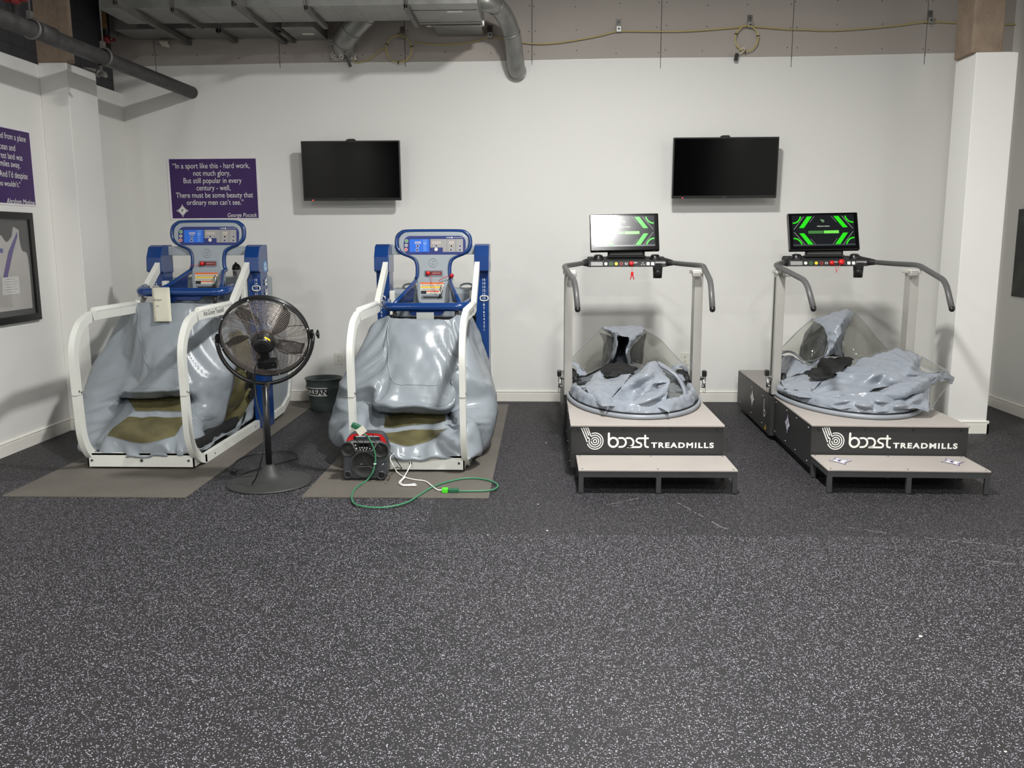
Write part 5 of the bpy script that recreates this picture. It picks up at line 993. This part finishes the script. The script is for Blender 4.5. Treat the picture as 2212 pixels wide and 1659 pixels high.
for nm, lab, q, s in (('sprinkler_valve', 'red valve fitting on dark riser beside the duct end, left rear corner', (-3.715, 7.60, 3.16), 1.0), ('sprinkler_valve', 'red clamp fitting above the overhead pipe at top left corner', (-3.52, 5.98, 3.06), 1.0)):
    t = thing(nm, lab, 'valve', q, 0, 'red sprinkler fittings')
    X, Y, Z = q
    MB().lathe([(.0, -.035), (.022, -.03), (.038, -.012), (.040, .012), (.026, .03), (0, .034)], (X, Y, Z), (0, 0, 1), 18).build('body', M_redp, t)
    for sx in (-1, 1): MB().bx(X+sx*.055-.02, X+sx*.055+.02, Y-.014, Y+.014, Z-.012, Z+.012).build('lug', M_redp, t)
    MB().cyl((X+.055, Y-.035, Z), (X+.055, Y+.03, Z), .006, n=8).build('bolt', M_steel, t)
    MB().cyl((X, Y, Z-.16 if Y > 7 else Z-.20), (X, Y, Z-.02), .022, n=14).build('lower_pipe', M_ironp, t)
    MB().cyl((X, Y, Z+.02), (X, Y, CEIL), .020, n=14).build('riser', M_ironp, t)
    if Y > 7: MB().bx(X-.022, X+.022, Y-.028, Y-.018, Z+.085, Z+.235).build('wood_scrap', mat('raw plywood', (168, 132, 84), .8, var=.2, vscale=30), t)
# main rectangular duct
def duct(label, x0, x1, y0, y1, z0, z1, seams, sticker=None, m=None):
    t = thing('air_duct', label, 'duct', ((x0+x1)/2, (y0+y1)/2, z0), 0, 'rectangular sheet metal ducts')
    b = MB().bx(x0, x1, y0, y1, z0, z1).build('casing', m or M_galv, t, bevel=.003)
    for x in seams:
        MB().strip([(y0-.002, z1), (y0-.002, z0-.002), (y1+.002, z0-.002), (y1+.002, z1)], [(y0+.001, z1), (y0+.001, z0+.001), (y1-.001, z0+.001), (y1-.001, z1)], (.008, 0, 0), (x, 0, 0), (0, 1, 0)).build('seam', M_galv, b)
    if sticker:
        MB().bx(sticker[0], sticker[0]+sticker[2], sticker[1], sticker[1]+.05, z0-.002, z0-.0005).build('sticker', M_plate, b)
    return t
duct('long rectangular duct with joint seams hung along the top left of picture', -3.36, -1.02, 6.80, 7.262, 3.203, 3.62, (-2.62, -2.08, -1.60, -1.42, -1.22))
d = duct('deeper end section of duct in the middle with white sticker underneath', -1.018, -.50, 6.79, 7.40, 3.203, 3.70, (), (-.745, 6.98, .12))
for y in (6.96, 7.33): MB().bx(-1.01, -.51, y, y+.012, 3.199, 3.203).build('seam', M_galv, d)
duct('flat dark duct running tight along the back wall at upper left', -3.59, -2.17, 7.49, 7.862, 3.214, 3.45, (-2.95,))
duct('small duct box with white sticker between long duct and round elbow', -2.152, -1.885, 7.40, 7.862, 3.193, 3.42, (), (-2.04, 7.60, .10))
d = duct('short duct collar running from deep duct end into the back wall', -.915, -.520, 7.41, 7.862, 3.21, 3.55, ())
MB().bx(-.95, -.50, 7.42, 7.45, 3.196, 3.235).build('flange', M_steel, d)
for x in (-.945, -.505): MB().box((x, 7.435, 3.215), (.04, .04, .045)).build('corner_piece', M_steel, d, bevel=.006)
# steel struts and hangers
def strut(label, x, y0, y1, z, w=.040, hgt=.040):
    t = thing('steel_strut', label, 'strut', (x, (y0+y1)/2, z), 0, 'steel struts under the ducts')
    pr = [(-w/2, 0), (-w/2, hgt), (-w/2+.012, hgt), (-w/2+.003, hgt-.004), (-w/2+.003, .003), (w/2-.003, .003), (w/2-.003, hgt-.004), (w/2-.012, hgt), (w/2, hgt), (w/2, 0)]
    MB().prism(pr, (0, y1-y0, 0), (x, y0, z)).build('channel', M_galvd, t)
    MB().cyl((x, y0+.012, z), (x, y0+.012, CEIL), .005, n=8).build('hanger_rod', M_galvd, t)
    MB().cyl((x, y0+.012, z-.012), (x, y0+.012, z), .011, n=6).build('nut', M_galvd, t)
for lab, x, y0, y1, z, w, hh in (('long steel strut nearest left wall, under the long duct', -3.106, 6.52, 7.865, 3.163, .045, .038), ('second long steel strut from the left, under the long duct', -2.262, 6.60, 7.865, 3.163, .045, .038),
        ('short hanger channel between the two long struts', -2.79, 6.77, 7.34, 3.170, .035, .032), ('short hanger channel left of the round elbow', -1.775, 6.76, 7.37, 3.170, .035, .032), ('short hanger channel where the duct meets its deep end', -1.030, 6.765, 7.36, 3.170, .035, .032),
        ('stub channel under the flat rear duct, right of leftmost strut', -2.70, 7.465, 7.865, 3.178, .045, .034), ('stub channel under the small duct box', -2.185, 7.465, 7.865, 3.172, .035, .02)):
    strut(lab, x, y0, y1, z, w, hh)
# round ducts
def round_duct(label, pts, r, ribs, m, foil=None):
    t = thing('round_duct', label, 'duct', tuple(pts[0]), 0, 'round duct elbows')
    pl = catmull([Vector(p) for p in pts], 8); b = MB().tube(pl, r, 24).build('pipe', m, t, sharp=50)
    for f in ribs:
        i = min(len(pl)-2, int(f*(len(pl)-1))); d = (pl[i+1]-pl[i]).normalized()
        MB().cyl(pl[i]-d*.007, pl[i]+d*.007, r+.005, n=24).build('joint_band', m, b)
    return t
t = round_duct('fat round metal elbow between small duct box and foil collar', [(-1.34, 7.37, 3.42), (-1.45, 7.44, 3.32), (-1.60, 7.56, 3.225), (-1.70, 7.70, 3.16), (-1.745, 7.83, 3.125)], .098, (.3, .52, .78), M_galv)
MB().bx(-1.862, -1.630, 7.835, BACK, 3.015, 3.20).build('foil_collar', M_foil, t, bevel=.004)
t = round_duct('round metal elbow dropping from deep duct end into the wall', [(-.496, 7.30, 3.34), (-.45, 7.302, 3.34), (-.38, 7.39, 3.33), (-.31, 7.52, 3.26), (-.265, 7.63, 3.14), (-.25, 7.70, 3.02), (-.238, 7.77, 2.935), (-.230, 7.866, 2.905)], .073, (.28, .55, .95), M_galv)
# junction boxes and cables on the bare drywall
for i, (x, z, lab) in enumerate(((-1.227, 3.243, 'steel box above the left cable coil'), (-.467, 3.242, 'steel box just left of the dropping round elbow'), (.637, 3.278, 'steel box between elbow and second cable coil'), (1.752, 3.298, 'steel box above the right cable coil'), (3.263, 3.316, 'steel box at far right beside the concrete column'))):
    t = thing('junction_box', lab, 'junction box', (x, BACK, z), 0, 'small steel boxes on the bare drywall')
    MB().bx(x-.021, x+.021, BACK-.012, BACK-.004, z-.05, z+.055).build('strap', M_galvd, t)
    MB().bx(x-.022, x+.022, BACK-.045, BACK-.012, z-.055, z-.005).build('box', M_galv, t, bevel=.003)
    MB().cyl((x, BACK-.047, z-.03), (x, BACK-.045, z-.03), .008, n=10).build('knockout', M_blkm, t)
    MB().cyl((x, BACK-.014, z+.03), (x, BACK-.012, z+.03), .006, n=10).build('hole', M_blkm, t)
def coil(name, label, x, z, r, rx, turns, seed):
    t = thing(name, label, 'cable coil', (x, BACK-.03, z), 0, 'yellow cable coils')
    pts = []; rnd = random.Random(seed)
    for k in range(turns*20+1):
        a = 2*pi*k/20+pi/2; q = 1+.06*noise.noise(Vector((k*.13, seed, 0)))
        pts.append((x+rx*q*cos(a), BACK-.052-.010*noise.noise(Vector((k*.2, seed, 3))), z+r*q*sin(a)))
    MB().tube(pts, .0042, 8).build('cable', M_cab, t)
    for a in (10, 160, 265): MB().tube([(x+rx*cos(rad(a))+.014*cos(2*pi*k/10)*cos(rad(a)), BACK-.052+.014*sin(2*pi*k/10), z+r*sin(rad(a))+.014*cos(2*pi*k/10)*sin(rad(a))) for k in range(10)], .003, 6, closed=True).build('cable_tie', M_blk, t)
    return t
coil('cable_coil', 'yellow cable coil hanging left, beside the foil collar', -1.254, 3.104, .112, .112, 3, 1)
c = coil('cable_coil', 'yellow cable coil hanging right with a black plug dangling below', 1.722, 3.155, .105, .095, 3, 5)
MB().box((1.640, BACK-.05, 3.005), (.03, .03, .06), Matrix.Rotation(rad(12), 3, 'Y')).build('plug', M_blk, c, bevel=.004)
MB().tube(catmull([(1.66, BACK-.04, 3.06), (1.70, BACK-.05, 3.08), (1.71, BACK-.05, 3.055), (1.69, BACK-.05, 3.045), (1.645, BACK-.05, 3.03)], 5), .004, 6).build('lead', M_lab, c)
tag(MB().tube(catmull([(-1.655, 7.80, 3.02)]+CABLE_A, 4), .0045, 8).build('network_cable', M_cab), 'short yellow cable from the foil collar to the left coil', 'cable', 'yellow cables along the drywall')
tag(MB().tube(catmull(CABLE_B, 4), .0045, 8).build('network_cable', M_cab), 'long yellow cable sagging along bare drywall from left coil to right column', 'cable', 'yellow cables along the drywall')
t = thing('pipe_stub', 'grey flexible stub with white cable loop hanging out of the foil collar', 'pipe', (-1.70, 7.80, 3.06))
MB().tube([(-1.715, 7.72, 3.035), (-1.69, 7.74, 3.005), (-1.668, 7.76, 2.95)], .014, 12).build('sleeve', mat('grey foam sleeve', (92, 92, 92), .7), t)
MB().tube([(-1.732+.016*cos(2*pi*k/16), 7.70, 3.022+.018*sin(2*pi*k/16)) for k in range(16)], .004, 6, closed=True).build('cable_loop', M_lab, t)
tag(MB().grid(refine([[Vector((-3.345, 7.855, 3.232)), Vector((-3.27, 7.852, 3.225))], [Vector((-3.35, 7.80, 3.19)), Vector((-3.275, 7.80, 3.185))], [Vector((-3.338, 7.83, 3.15)), Vector((-3.265, 7.83, 3.14))]], 5, 5)).build('paper_tag', mat('cream paper', (206, 204, 186), .7), solid=.001), 'curled cream paper tag under the flat duct, near left wall', 'paper')

# ================================================================ things standing on the floor
def ribbed_mat(label, x0, x1, y0, y1):
    n = int((x1-x0)/.012); pr = [(x0, 0)]
    for k in range(n):
        a = x0+(x1-x0)*k/n; w = (x1-x0)/n
        pr += [(a+w*.1, .0052), (a+w*.55, .0052), (a+w*.65, .0038), (a+w*.95, .0038)]
    pr += [(x1, .004), (x1, 0)]
    mb = MB(); mb.prism(pr, (0, y1-y0, 0), (0, y0, .0005))
    return tag(mb.build('rubber_mat', M_mat), label, 'mat', 'ribbed rubber mats')
ribbed_mat('ribbed brown-grey rubber mat under the left blue treadmill with the note', -3.165, -2.075, 4.775, 7.80)
ribbed_mat('ribbed brown-grey rubber mat under the blue treadmill with boombox', -1.405, -.315, 4.80, 7.69)

# pedestal fan seen from behind
M_fan = mat('satin black enamel', (24, 24, 25), 0.32, var=0.05)
M_fanb = mat('worn dark grey cast base', (52, 52, 51), 0.55, var=0.14, vscale=10)
M_wire = mat('dull chromed wire', (168, 158, 152), 0.32, metal=0.5)
fan = thing('pedestal_fan', 'black pedestal fan seen from behind, between the two blue treadmills', 'fan', (-1.685, 5.11, 0))
bx_, by_ = -1.685, 5.11
b = MB().lathe([(0, 0), (.256, 0), (.258, .008), (.245, .014), (.12, .03), (.075, .045), (.055, .07), (.036, .105), (.022, .118), (0, .118)], (bx_, by_, 0), n=48).build('base', M_fanb, fan)
MB().cyl((bx_, by_, .10), (bx_, by_, .605), .0185, n=16).build('pole', M_fan, fan)
fc = Vector((-1.670, 5.11, .905)); psi, al = rad(7), rad(24)
e1 = Vector((cos(psi), sin(psi), .035)).normalized(); n0 = Vector((sin(psi), -cos(psi), 0)); n0 = (n0-e1*n0.dot(e1)).normalized()
upv = e1.cross(n0); upv = upv if upv.z > 0 else -upv
nrm = (n0*cos(al)-upv*sin(al)).normalized(); e2 = (upv*cos(al)+n0*sin(al)).normalized()
FP = lambda r, a, h: fc+e1*(r*cos(a))+e2*(r*sin(a))+nrm*h
R0 = .258
dr = MB(); prof = [(R0, -.026), (R0+.006, -.03), (R0+.006, -.02), (R0, -.018), (R0, .018), (R0+.006, .02), (R0+.006, .03), (R0, .026), (R0-.004, .018), (R0-.004, -.018), (R0, -.026)]
dr.lathe(prof, fc, nrm, 64).build('drum', M_fan, fan)
def grille(name, sgn, hub_r, m):
    mb = MB(); H = lambda r: sgn*(.022+.058*(1-(r/R0)**2.2))
    for k in range(24):
        r = hub_r+(R0-hub_r-.004)*k/23
        mb.tube([FP(r, 2*pi*i/56, H(r)) for i in range(56)], .0015, 5, closed=True)
    for k in range(8):
        a0 = 2*pi*k/8+.2
        for da in (-.012, .012):
            mb.tube([FP(hub_r+(R0-hub_r)*i/8, a0+da*(1.5-i/8)*R0/.27, H(hub_r+(R0-hub_r)*i/8)-sgn*.0022) for i in range(9)], .0017, 5)
    return mb.build(name, m, fan)
grille('rear_grille', 1, .062, M_wire); grille('front_grille', -1, .05, M_wire)
for k in range(5):
    a0 = rad(100+72*k); rows = []
    for i in range(8):
        f = i/7; r = .05+.185*f; w = .55*(.35+.65*sin(pi*min(1, f*1.1)*.9+.15)); row = []
        for j2 in range(6):
            a = a0+(j2/5-.5)*w*.9+.35*f; row.append(FP(r, a, (j2/5-.5)*-.06*(1-.3*f)))
        rows.append(row)
    MB().grid(rows).build('blade', M_fan, fan, solid=.003)
mo = MB().lathe([(0, .128), (.046, .126), (.054, .116), (.055, .088), (.068, .084), (.070, .05), (.05, .01), (.035, -.03), (0, -.04)], fc, nrm, 32).build('motor', M_fan, fan)
MB().lathe([(.022, .1285), (.028, .131), (.032, .1285)], fc, nrm, 24).build('motor_ring', M_fan, mo)
mb = MB(); lb = [[FP(.0562, rad(a), h) for a in range(30, 75, 5)] for h in (.094, .110)]; mb.grid(lb).build('yellow_label', M_yel, mo)
ctl = FP(.128, rad(-86), .098)
Rm = Matrix((e1, -nrm, e2)).transposed()
cb = MB().box(ctl, (.115, .05, .050), Rm).build('control_box', M_fan, fan, bevel=.006)
MB().box(FP(.088, rad(-90), .088), (.05, .012, .05), Rm).build('control_bracket', M_fan, cb)
MB().cyl(FP(.140, rad(-72), .120), FP(.140, rad(-72), .130), .011).build('switch', M_blk, cb)
yk = [FP(R0+.02, 0, 0)*1 for _ in range(1)]
yp = []
for k in range(25):
    a = rad(-2-176*k/24); v = e1*((R0+.026)*cos(a))+Vector((0, 0, 1))*((R0+.026)*sin(a)); yp.append(fc+v)
MB().tube(yp, .0125, 12, flat=1.0).build('yoke', M_fan, fan)
MB().prism([(-.022, .02), (.022, .02), (.008, -.02), (-.008, -.02)], (0, .02, 0), (fc.x, fc.y-.012, .605)).build('yoke_lug', M_fanb, fan)
for s in (-1, 1):
    q = FP(s*(R0+.006), 0, 0); d = e1*s
    MB().box(q+d*.014, (.02, .04, .05), Rm).build('pivot', M_fan, fan, bevel=.004)
    MB().cyl(q+d*.02, q+d*.045, .006, n=10).build('pivot_bolt', M_steel, fan)
    if s > 0:
        kn = MB().cyl(q+d*.04, q+d*.058, .016, n=12); kn.box(q+d*.05, (.012, .018, .055), Rm); kn.build('wing_knob', M_fan, fan, bevel=.004)
for k in range(8):
    q = FP(R0+.006, 2*pi*k/8+.2, .026); MB().sphere(q, .0065, 10).build('clip', M_steel, fan)
cord = MB().tube(catmull(FANCORD, 5), .0042, 8).build('power_cord', M_blk, fan)
q = Vector(FANCORD[-1]); MB().box(q+Vector((.02, -.02, .008)), (.05, .022, .02), Matrix.Rotation(rad(-30), 3, 'Z')).build('plug', M_blk, cord, bevel=.004)
for s in (-1, 1): MB().box(q+Vector((.052+s*.004, -.038+s*.006, .008)), (.018, .002, .006), Matrix.Rotation(rad(-30), 3, 'Z')).build('prong', M_steel, cord)

# metal bucket
M_buck = mat('dark green-grey painted bucket', (72, 80, 79), 0.38, metal=0.25, var=0.05)
bk = thing('bucket', 'dark grey metal bucket with CLEAN label against the back wall', 'bucket', (-1.935, 7.46, 0))
o = (-1.935, 7.46, 0)
RB = lambda z: .118+.040*z/.285
MB().lathe([(0, .006), (.116, .006), (.122, .0), (.124, .004), (RB(.03), .03), (RB(.045)+.003, .045), (RB(.055), .055), (RB(.19), .19), (RB(.2)+.004, .20), (RB(.21), .21), (RB(.28), .28), (.164, .285), (.166, .281), (.163, .277), (.152, .275), (.140, .20), (.114, .02), (0, .02)], o, n=48).build('body', M_buck, bk)
lab = []; 
for z in (.140, .214): lab.append([Vector((o[0]+(RB(z)+.0012)*sin(rad(a)), o[1]-(RB(z)+.0012)*cos(rad(a)), z)) for a in [-80+k*5 for k in range(22)]])
MB().grid(lab).build('label', mat('off white label', (206, 204, 200), .6), bk)
M_ink = mat('black ink', (12, 12, 12), .6)
def bend(ob, z0):
    for v in ob.data.vertices:
        p = WM[bk.name] @ v.co; a = (p.x-o[0])/.145-.48; z = p.z; r = RB(z)+.0022
        v.co = WM[bk.name].inverted() @ Vector((o[0]+r*sin(a), o[1]-r*cos(a), z))
tx = text('lettering', 'CLEAN', M_ink, bk, (o[0]+.036, o[1]-.2, .177), (1, 0, 0), (0, 0, 1), width=.20, height=.056, bold=.03, ext=0); bend(tx, 0)
for s in (-1, 1): MB().box((o[0]+s*.15, o[1], .205), (.016, .03, .03)).build('handle_lug', M_buck, bk, bevel=.004)
MB().tube([(o[0]+.158*cos(rad(a)), o[1]+.03+.12*sin(rad(a)), .205+.0*a) for a in range(0, 181, 12)], .0035, 8).build('bail_handle', M_buck, bk)

# boombox
M_boom = mat('charcoal rubberised casing', (58, 62, 65), 0.5, var=0.06)
M_grillb = mat('black speaker mesh', (24, 24, 24), 0.6, var=0.3, vscale=160)
M_redb = mat('red handle face', (196, 26, 28), 0.35)
bo = thing('boombox', 'charcoal boombox with red handle on mat before second blue treadmill', 'speaker', (-1.104, 5.145, .0115), 0)
s_ = .000237; BX = lambda x, y: ((x-715)*s_, (1500-y)*s_)
K = dict(local=True)
body = [(130, 780), (150, 640), (240, 500), (400, 465), (1100, 465), (1275, 540), (1335, 700), (1330, 800), (1290, 940), (1300, 1290), (1270, 1400), (1170, 1500), (300, 1500), (180, 1420), (140, 1290), (155, 940), (135, 850)]
MB().prism([BX(*q) for q in body][::-1], (0, .115, 0), (0, .012, 0)).build('casing', M_boom, bo, bevel=.012, **K)
outer = [(220, 520), (300, 365), (450, 285), (800, 268), (1110, 285), (1230, 365), (1300, 530)]; inner = [(420, 480), (432, 400), (490, 358), (800, 348), (1080, 358), (1125, 410), (1132, 480)]
oc_ = [tuple(p)[:2] for p in catmull([BX(*q)+(0,) for q in outer], 4)]; ic_ = [tuple(p)[:2] for p in catmull([BX(*q)+(0,) for q in inner], 4)]
hd = MB().strip(oc_, ic_, (0, .075, 0), (0, .035, 0)).build('handle', M_boom, bo, bevel=.004, **K)
MB().strip([(x*.985, z-.006) for x, z in oc_], ic_, (0, .006, 0), (0, .030, 0)).build('handle_face', M_redb, hd, **K)
def spk(name, x, y, r, m=M_grillb, pos=0.0):
    c = BX(x, y); k = r*s_
    q = MB().lathe([(k*1.0, 0), (k*1.0, .008), (k*.93, .012), (k*.86, .006), (k*.5, .002), (k*.2, .006), (0, .007)], (c[0], .012-pos, c[1]), (0, -1, 0), 36).build(name, m, bo, **K)
    return q
wf = spk('woofer', 715, 1090, 350)
MB().tube([(0, 0, 0)], .001) if False else None
c = BX(715, 1090); MB().tube([(c[0]+.080*cos(2*pi*k/40), .003, c[1]+.080*sin(2*pi*k/40)) for k in range(40)], .0035, 8, closed=True).build('woofer_trim', M_boom, wf, **K)
c = BX(690, 1080); text('maker_mark', 'ION', M_digit, wf, (c[0]-.012, .0035, c[1]), (1, 0, 0), (0, 0, 1), width=.012, ext=.0012, local=True)
c = BX(700, 1150); text('lettering', 'HIGH PERFORMANCE SPEAKER', M_dgrey, wf, (c[0], .0035, c[1]), (1, 0, 0), (0, 0, 1), width=.09, height=.0035, ext=.0012, local=True)
spk('speaker', 300, 700, 195); spk('speaker', 1150, 715, 205)
pn = MB().prism([BX(*q) for q in ((375, 490), (1120, 490), (945, 740), (490, 740))][::-1], (0, .012, 0), (0, .002, 0)).build('control_panel', mat('silver grey fascia', (128, 128, 126), .4), bo, bevel=.003, **K)
MB().prism([BX(*q) for q in ((440, 505), (1040, 505), (915, 715), (520, 715))][::-1], (0, .002, 0), (0, .0005, 0)).build('black_fascia', M_blk, pn, **K)
MB().prism([BX(*q) for q in ((600, 545), (840, 545), (840, 600), (600, 600))][::-1], (0, .001, 0), (0, -.0004, 0)).build('display', M_gloss, pn, **K)
for x, y, r in ((505, 575, 17), (530, 662, 22), (612, 640, 14), (675, 640, 17), (740, 643, 16), (803, 643, 17), (625, 690, 14), (703, 690, 16), (783, 690, 13), (938, 580, 14), (880, 665, 15)):
    c = BX(x, y); flat(MB(), disc(c[0], c[1], r*s_), (0, -.0006, 0)).build('button', M_white, pn, **K)
for x, y, r in ((275, 1370, 88), (1150, 1380, 100)):
    c = BX(x, y); k = r*s_
    q = MB().lathe([(k*1.15, 0), (k*1.1, .014), (k*.85, .012), (k*.8, -.02), (0, -.02)], (c[0], .014, c[1]), (0, -1, 0), 28).build('bass_port', M_boom, bo, **K)
    flat(MB(), disc(c[0], c[1], k*.84), (0, .0035, 0)).build('port_hole', M_blk, q, **K)
for x in (-.11, .10): MB().bx(x-.02, x+.02, .03, .115, -.0052, .004).build('foot', M_blk, bo, **K)

# cords and adapters
M_gc = mat('dark green cord', (62, 128, 92), 0.45)
t = thing('extension_cord', 'green extension cord looping from boombox handle over mat edge', 'cord', tuple(GREEN[8]))
MB().tube(catmull(GREEN, 6), .0052, 10).build('cord', M_gc, t)
q = Vector(GREEN[0]); Rz = Matrix.Rotation(rad(25), 3, 'Y')
MB().box(q+Vector((-.02, .0, .012)), (.055, .035, .032), Rz).build('plug', mat('dark green plug', (34, 96, 66), .45), t, bevel=.006)
MB().box(Vector(GREEN[1])+Vector((-.005, -.008, .015)), (.055, .003, .045), Matrix.Rotation(rad(-35), 3, 'Y')).build('paper_flag', M_lab, t)
q = Vector(GREEN[-1]); MB().box(q+Vector((-.028, 0, .005)), (.06, .034, .024)).build('socket_end', mat('dark green plug', (34, 96, 66), .45), t, bevel=.005)
q = Vector(GREEN[14]) if False else Vector((GREEN[5][0], GREEN[5][1], GREEN[5][2]))
MB().tube([q+Vector((.007*cos(2*pi*k/8), -.002+.007*sin(2*pi*k/8), 0)) for k in range(8)], .003, 6, closed=True).build('zip_tie', M_white, t)
q = Vector(GREEN[-1]); w = thing('power_adapter', 'white cable with bright green adapter plugged into green cord end', 'cable', tuple(q))
MB().box(q+Vector((-.078, 0, .006)), (.036, .036, .026)).build('adapter', mat('bright green adapter', (84, 226, 44), .4), w, bevel=.004)
MB().tube(catmull(WHITE, 6), .0034, 8).build('cable', M_white, w)
MB().tube(catmull(WHITE2, 5), .0034, 8).build('cable_loop', M_white, w)
q = Vector(WHITE[-1]); MB().box(q+Vector((.012, 0, .002)), (.03, .012, .008)).build('connector', M_white, w, bevel=.002)
for i, (nm, lab, pts, r) in enumerate((('audio_cable', 'thin black cable draped over the right shoulder of boombox to floor', BLACK1, .0022), ('audio_cable', 'thin black cable hanging down the boombox front to the mat', BLACK2, .0022), ('usb_cable', 'short black cable with metal plug hanging at right side of boombox', BLACK3, .0022))):
    t = thing(nm, lab, 'cable', tuple(pts[0]), 0, 'thin black cables on the boombox')
    MB().tube(catmull(pts, 6), r, 8).build('cable', M_blk, t)
    q, d = Vector(pts[-1]), (Vector(pts[-1])-Vector(pts[-2])).normalized()
    MB().cyl(q, q+d*.022, .004, n=10).build('plug', M_steel if i else M_blk, t)
# paper note over the left handlebar
nt_ = thing('paper_note', 'cream paper note with pencil scrawl hung over the blue handlebar', 'paper', (-2.775, 6.2, 1.1))
x0, x1 = -2.838, -2.706
rows = [[Vector((x*(y/6.2), y, z)) for x in [x0+(x1-x0)*k/5 for k in range(6)]] for y, z in ((6.275, 1.06), (6.272, 1.10), (6.258, 1.135), (6.235, 1.141), (6.212, 1.135), (6.190, 1.10), (6.160, 1.05), (6.120, 1.0), (6.075, .95), (6.040, .910))]
MB().grid(rows).build('sheet', mat('cream paper', (206, 204, 186), .7), nt_, solid=.0006)
M_pen = mat('pencil', (128, 126, 122), .8)
text('scrawl', 'Broken', M_pen, nt_, (-2.785, 6.1610, 1.055), (1, 0, 0), (0, .7, 1), width=.062, height=.022, ext=.002, shear=.3)
text('scrawl', 'by', M_pen, nt_, (-2.768, 6.127, 1.012), (1, 0, 0), (0, .85, 1), width=.02, height=.02, ext=.002, shear=.2)
# water bottle in the tray ring
wb = thing('water_bottle', 'clear water bottle with black cap in tray of left blue treadmill', 'bottle', (-2.387, 7.0, 1.128))
o = (-2.387+(-.10), 7.0, 1.179)
MB().lathe([(0, .0), (.034, .0), (.036, .01), (.034, .03), (.036, .05), (.032, .066), (0, .068)], o, (-.08, 0, 1), 28).build('body', mat('milky bottle plastic', (206, 206, 200), .3, var=.06), wb)
MB().lathe([(.034, .062), (.036, .072), (.032, .092), (.021, .108), (.009, .112), (.009, .122), (0, .124)], o, (-.08, 0, 1), 28).build('cap', M_blk, wb)
text('lettering', 'PRX', M_blkm, wb, (o[0]-.004, o[1]-.0385, o[2]+.033), (1, 0, 0), (0, 0, 1), width=.03, height=.04, bold=.03, ext=0)
# crumbs and lint on the rubber
for x, y, r in ((1.41, 3.09, .008), (.02, 4.25, .006), (-.03, 4.7, .005), (1.34, 2.35, .005), (-.28, 4.18, .004), (.02, 6.2, .005)):
    o_ = MB().sphere((x, y, r*.35), r, 8, (1, .7, .5)).build('paper_crumb', M_lab)
    tag(o_, 'tiny white paper crumb on the black rubber floor', 'crumb', 'white crumbs on the floor')
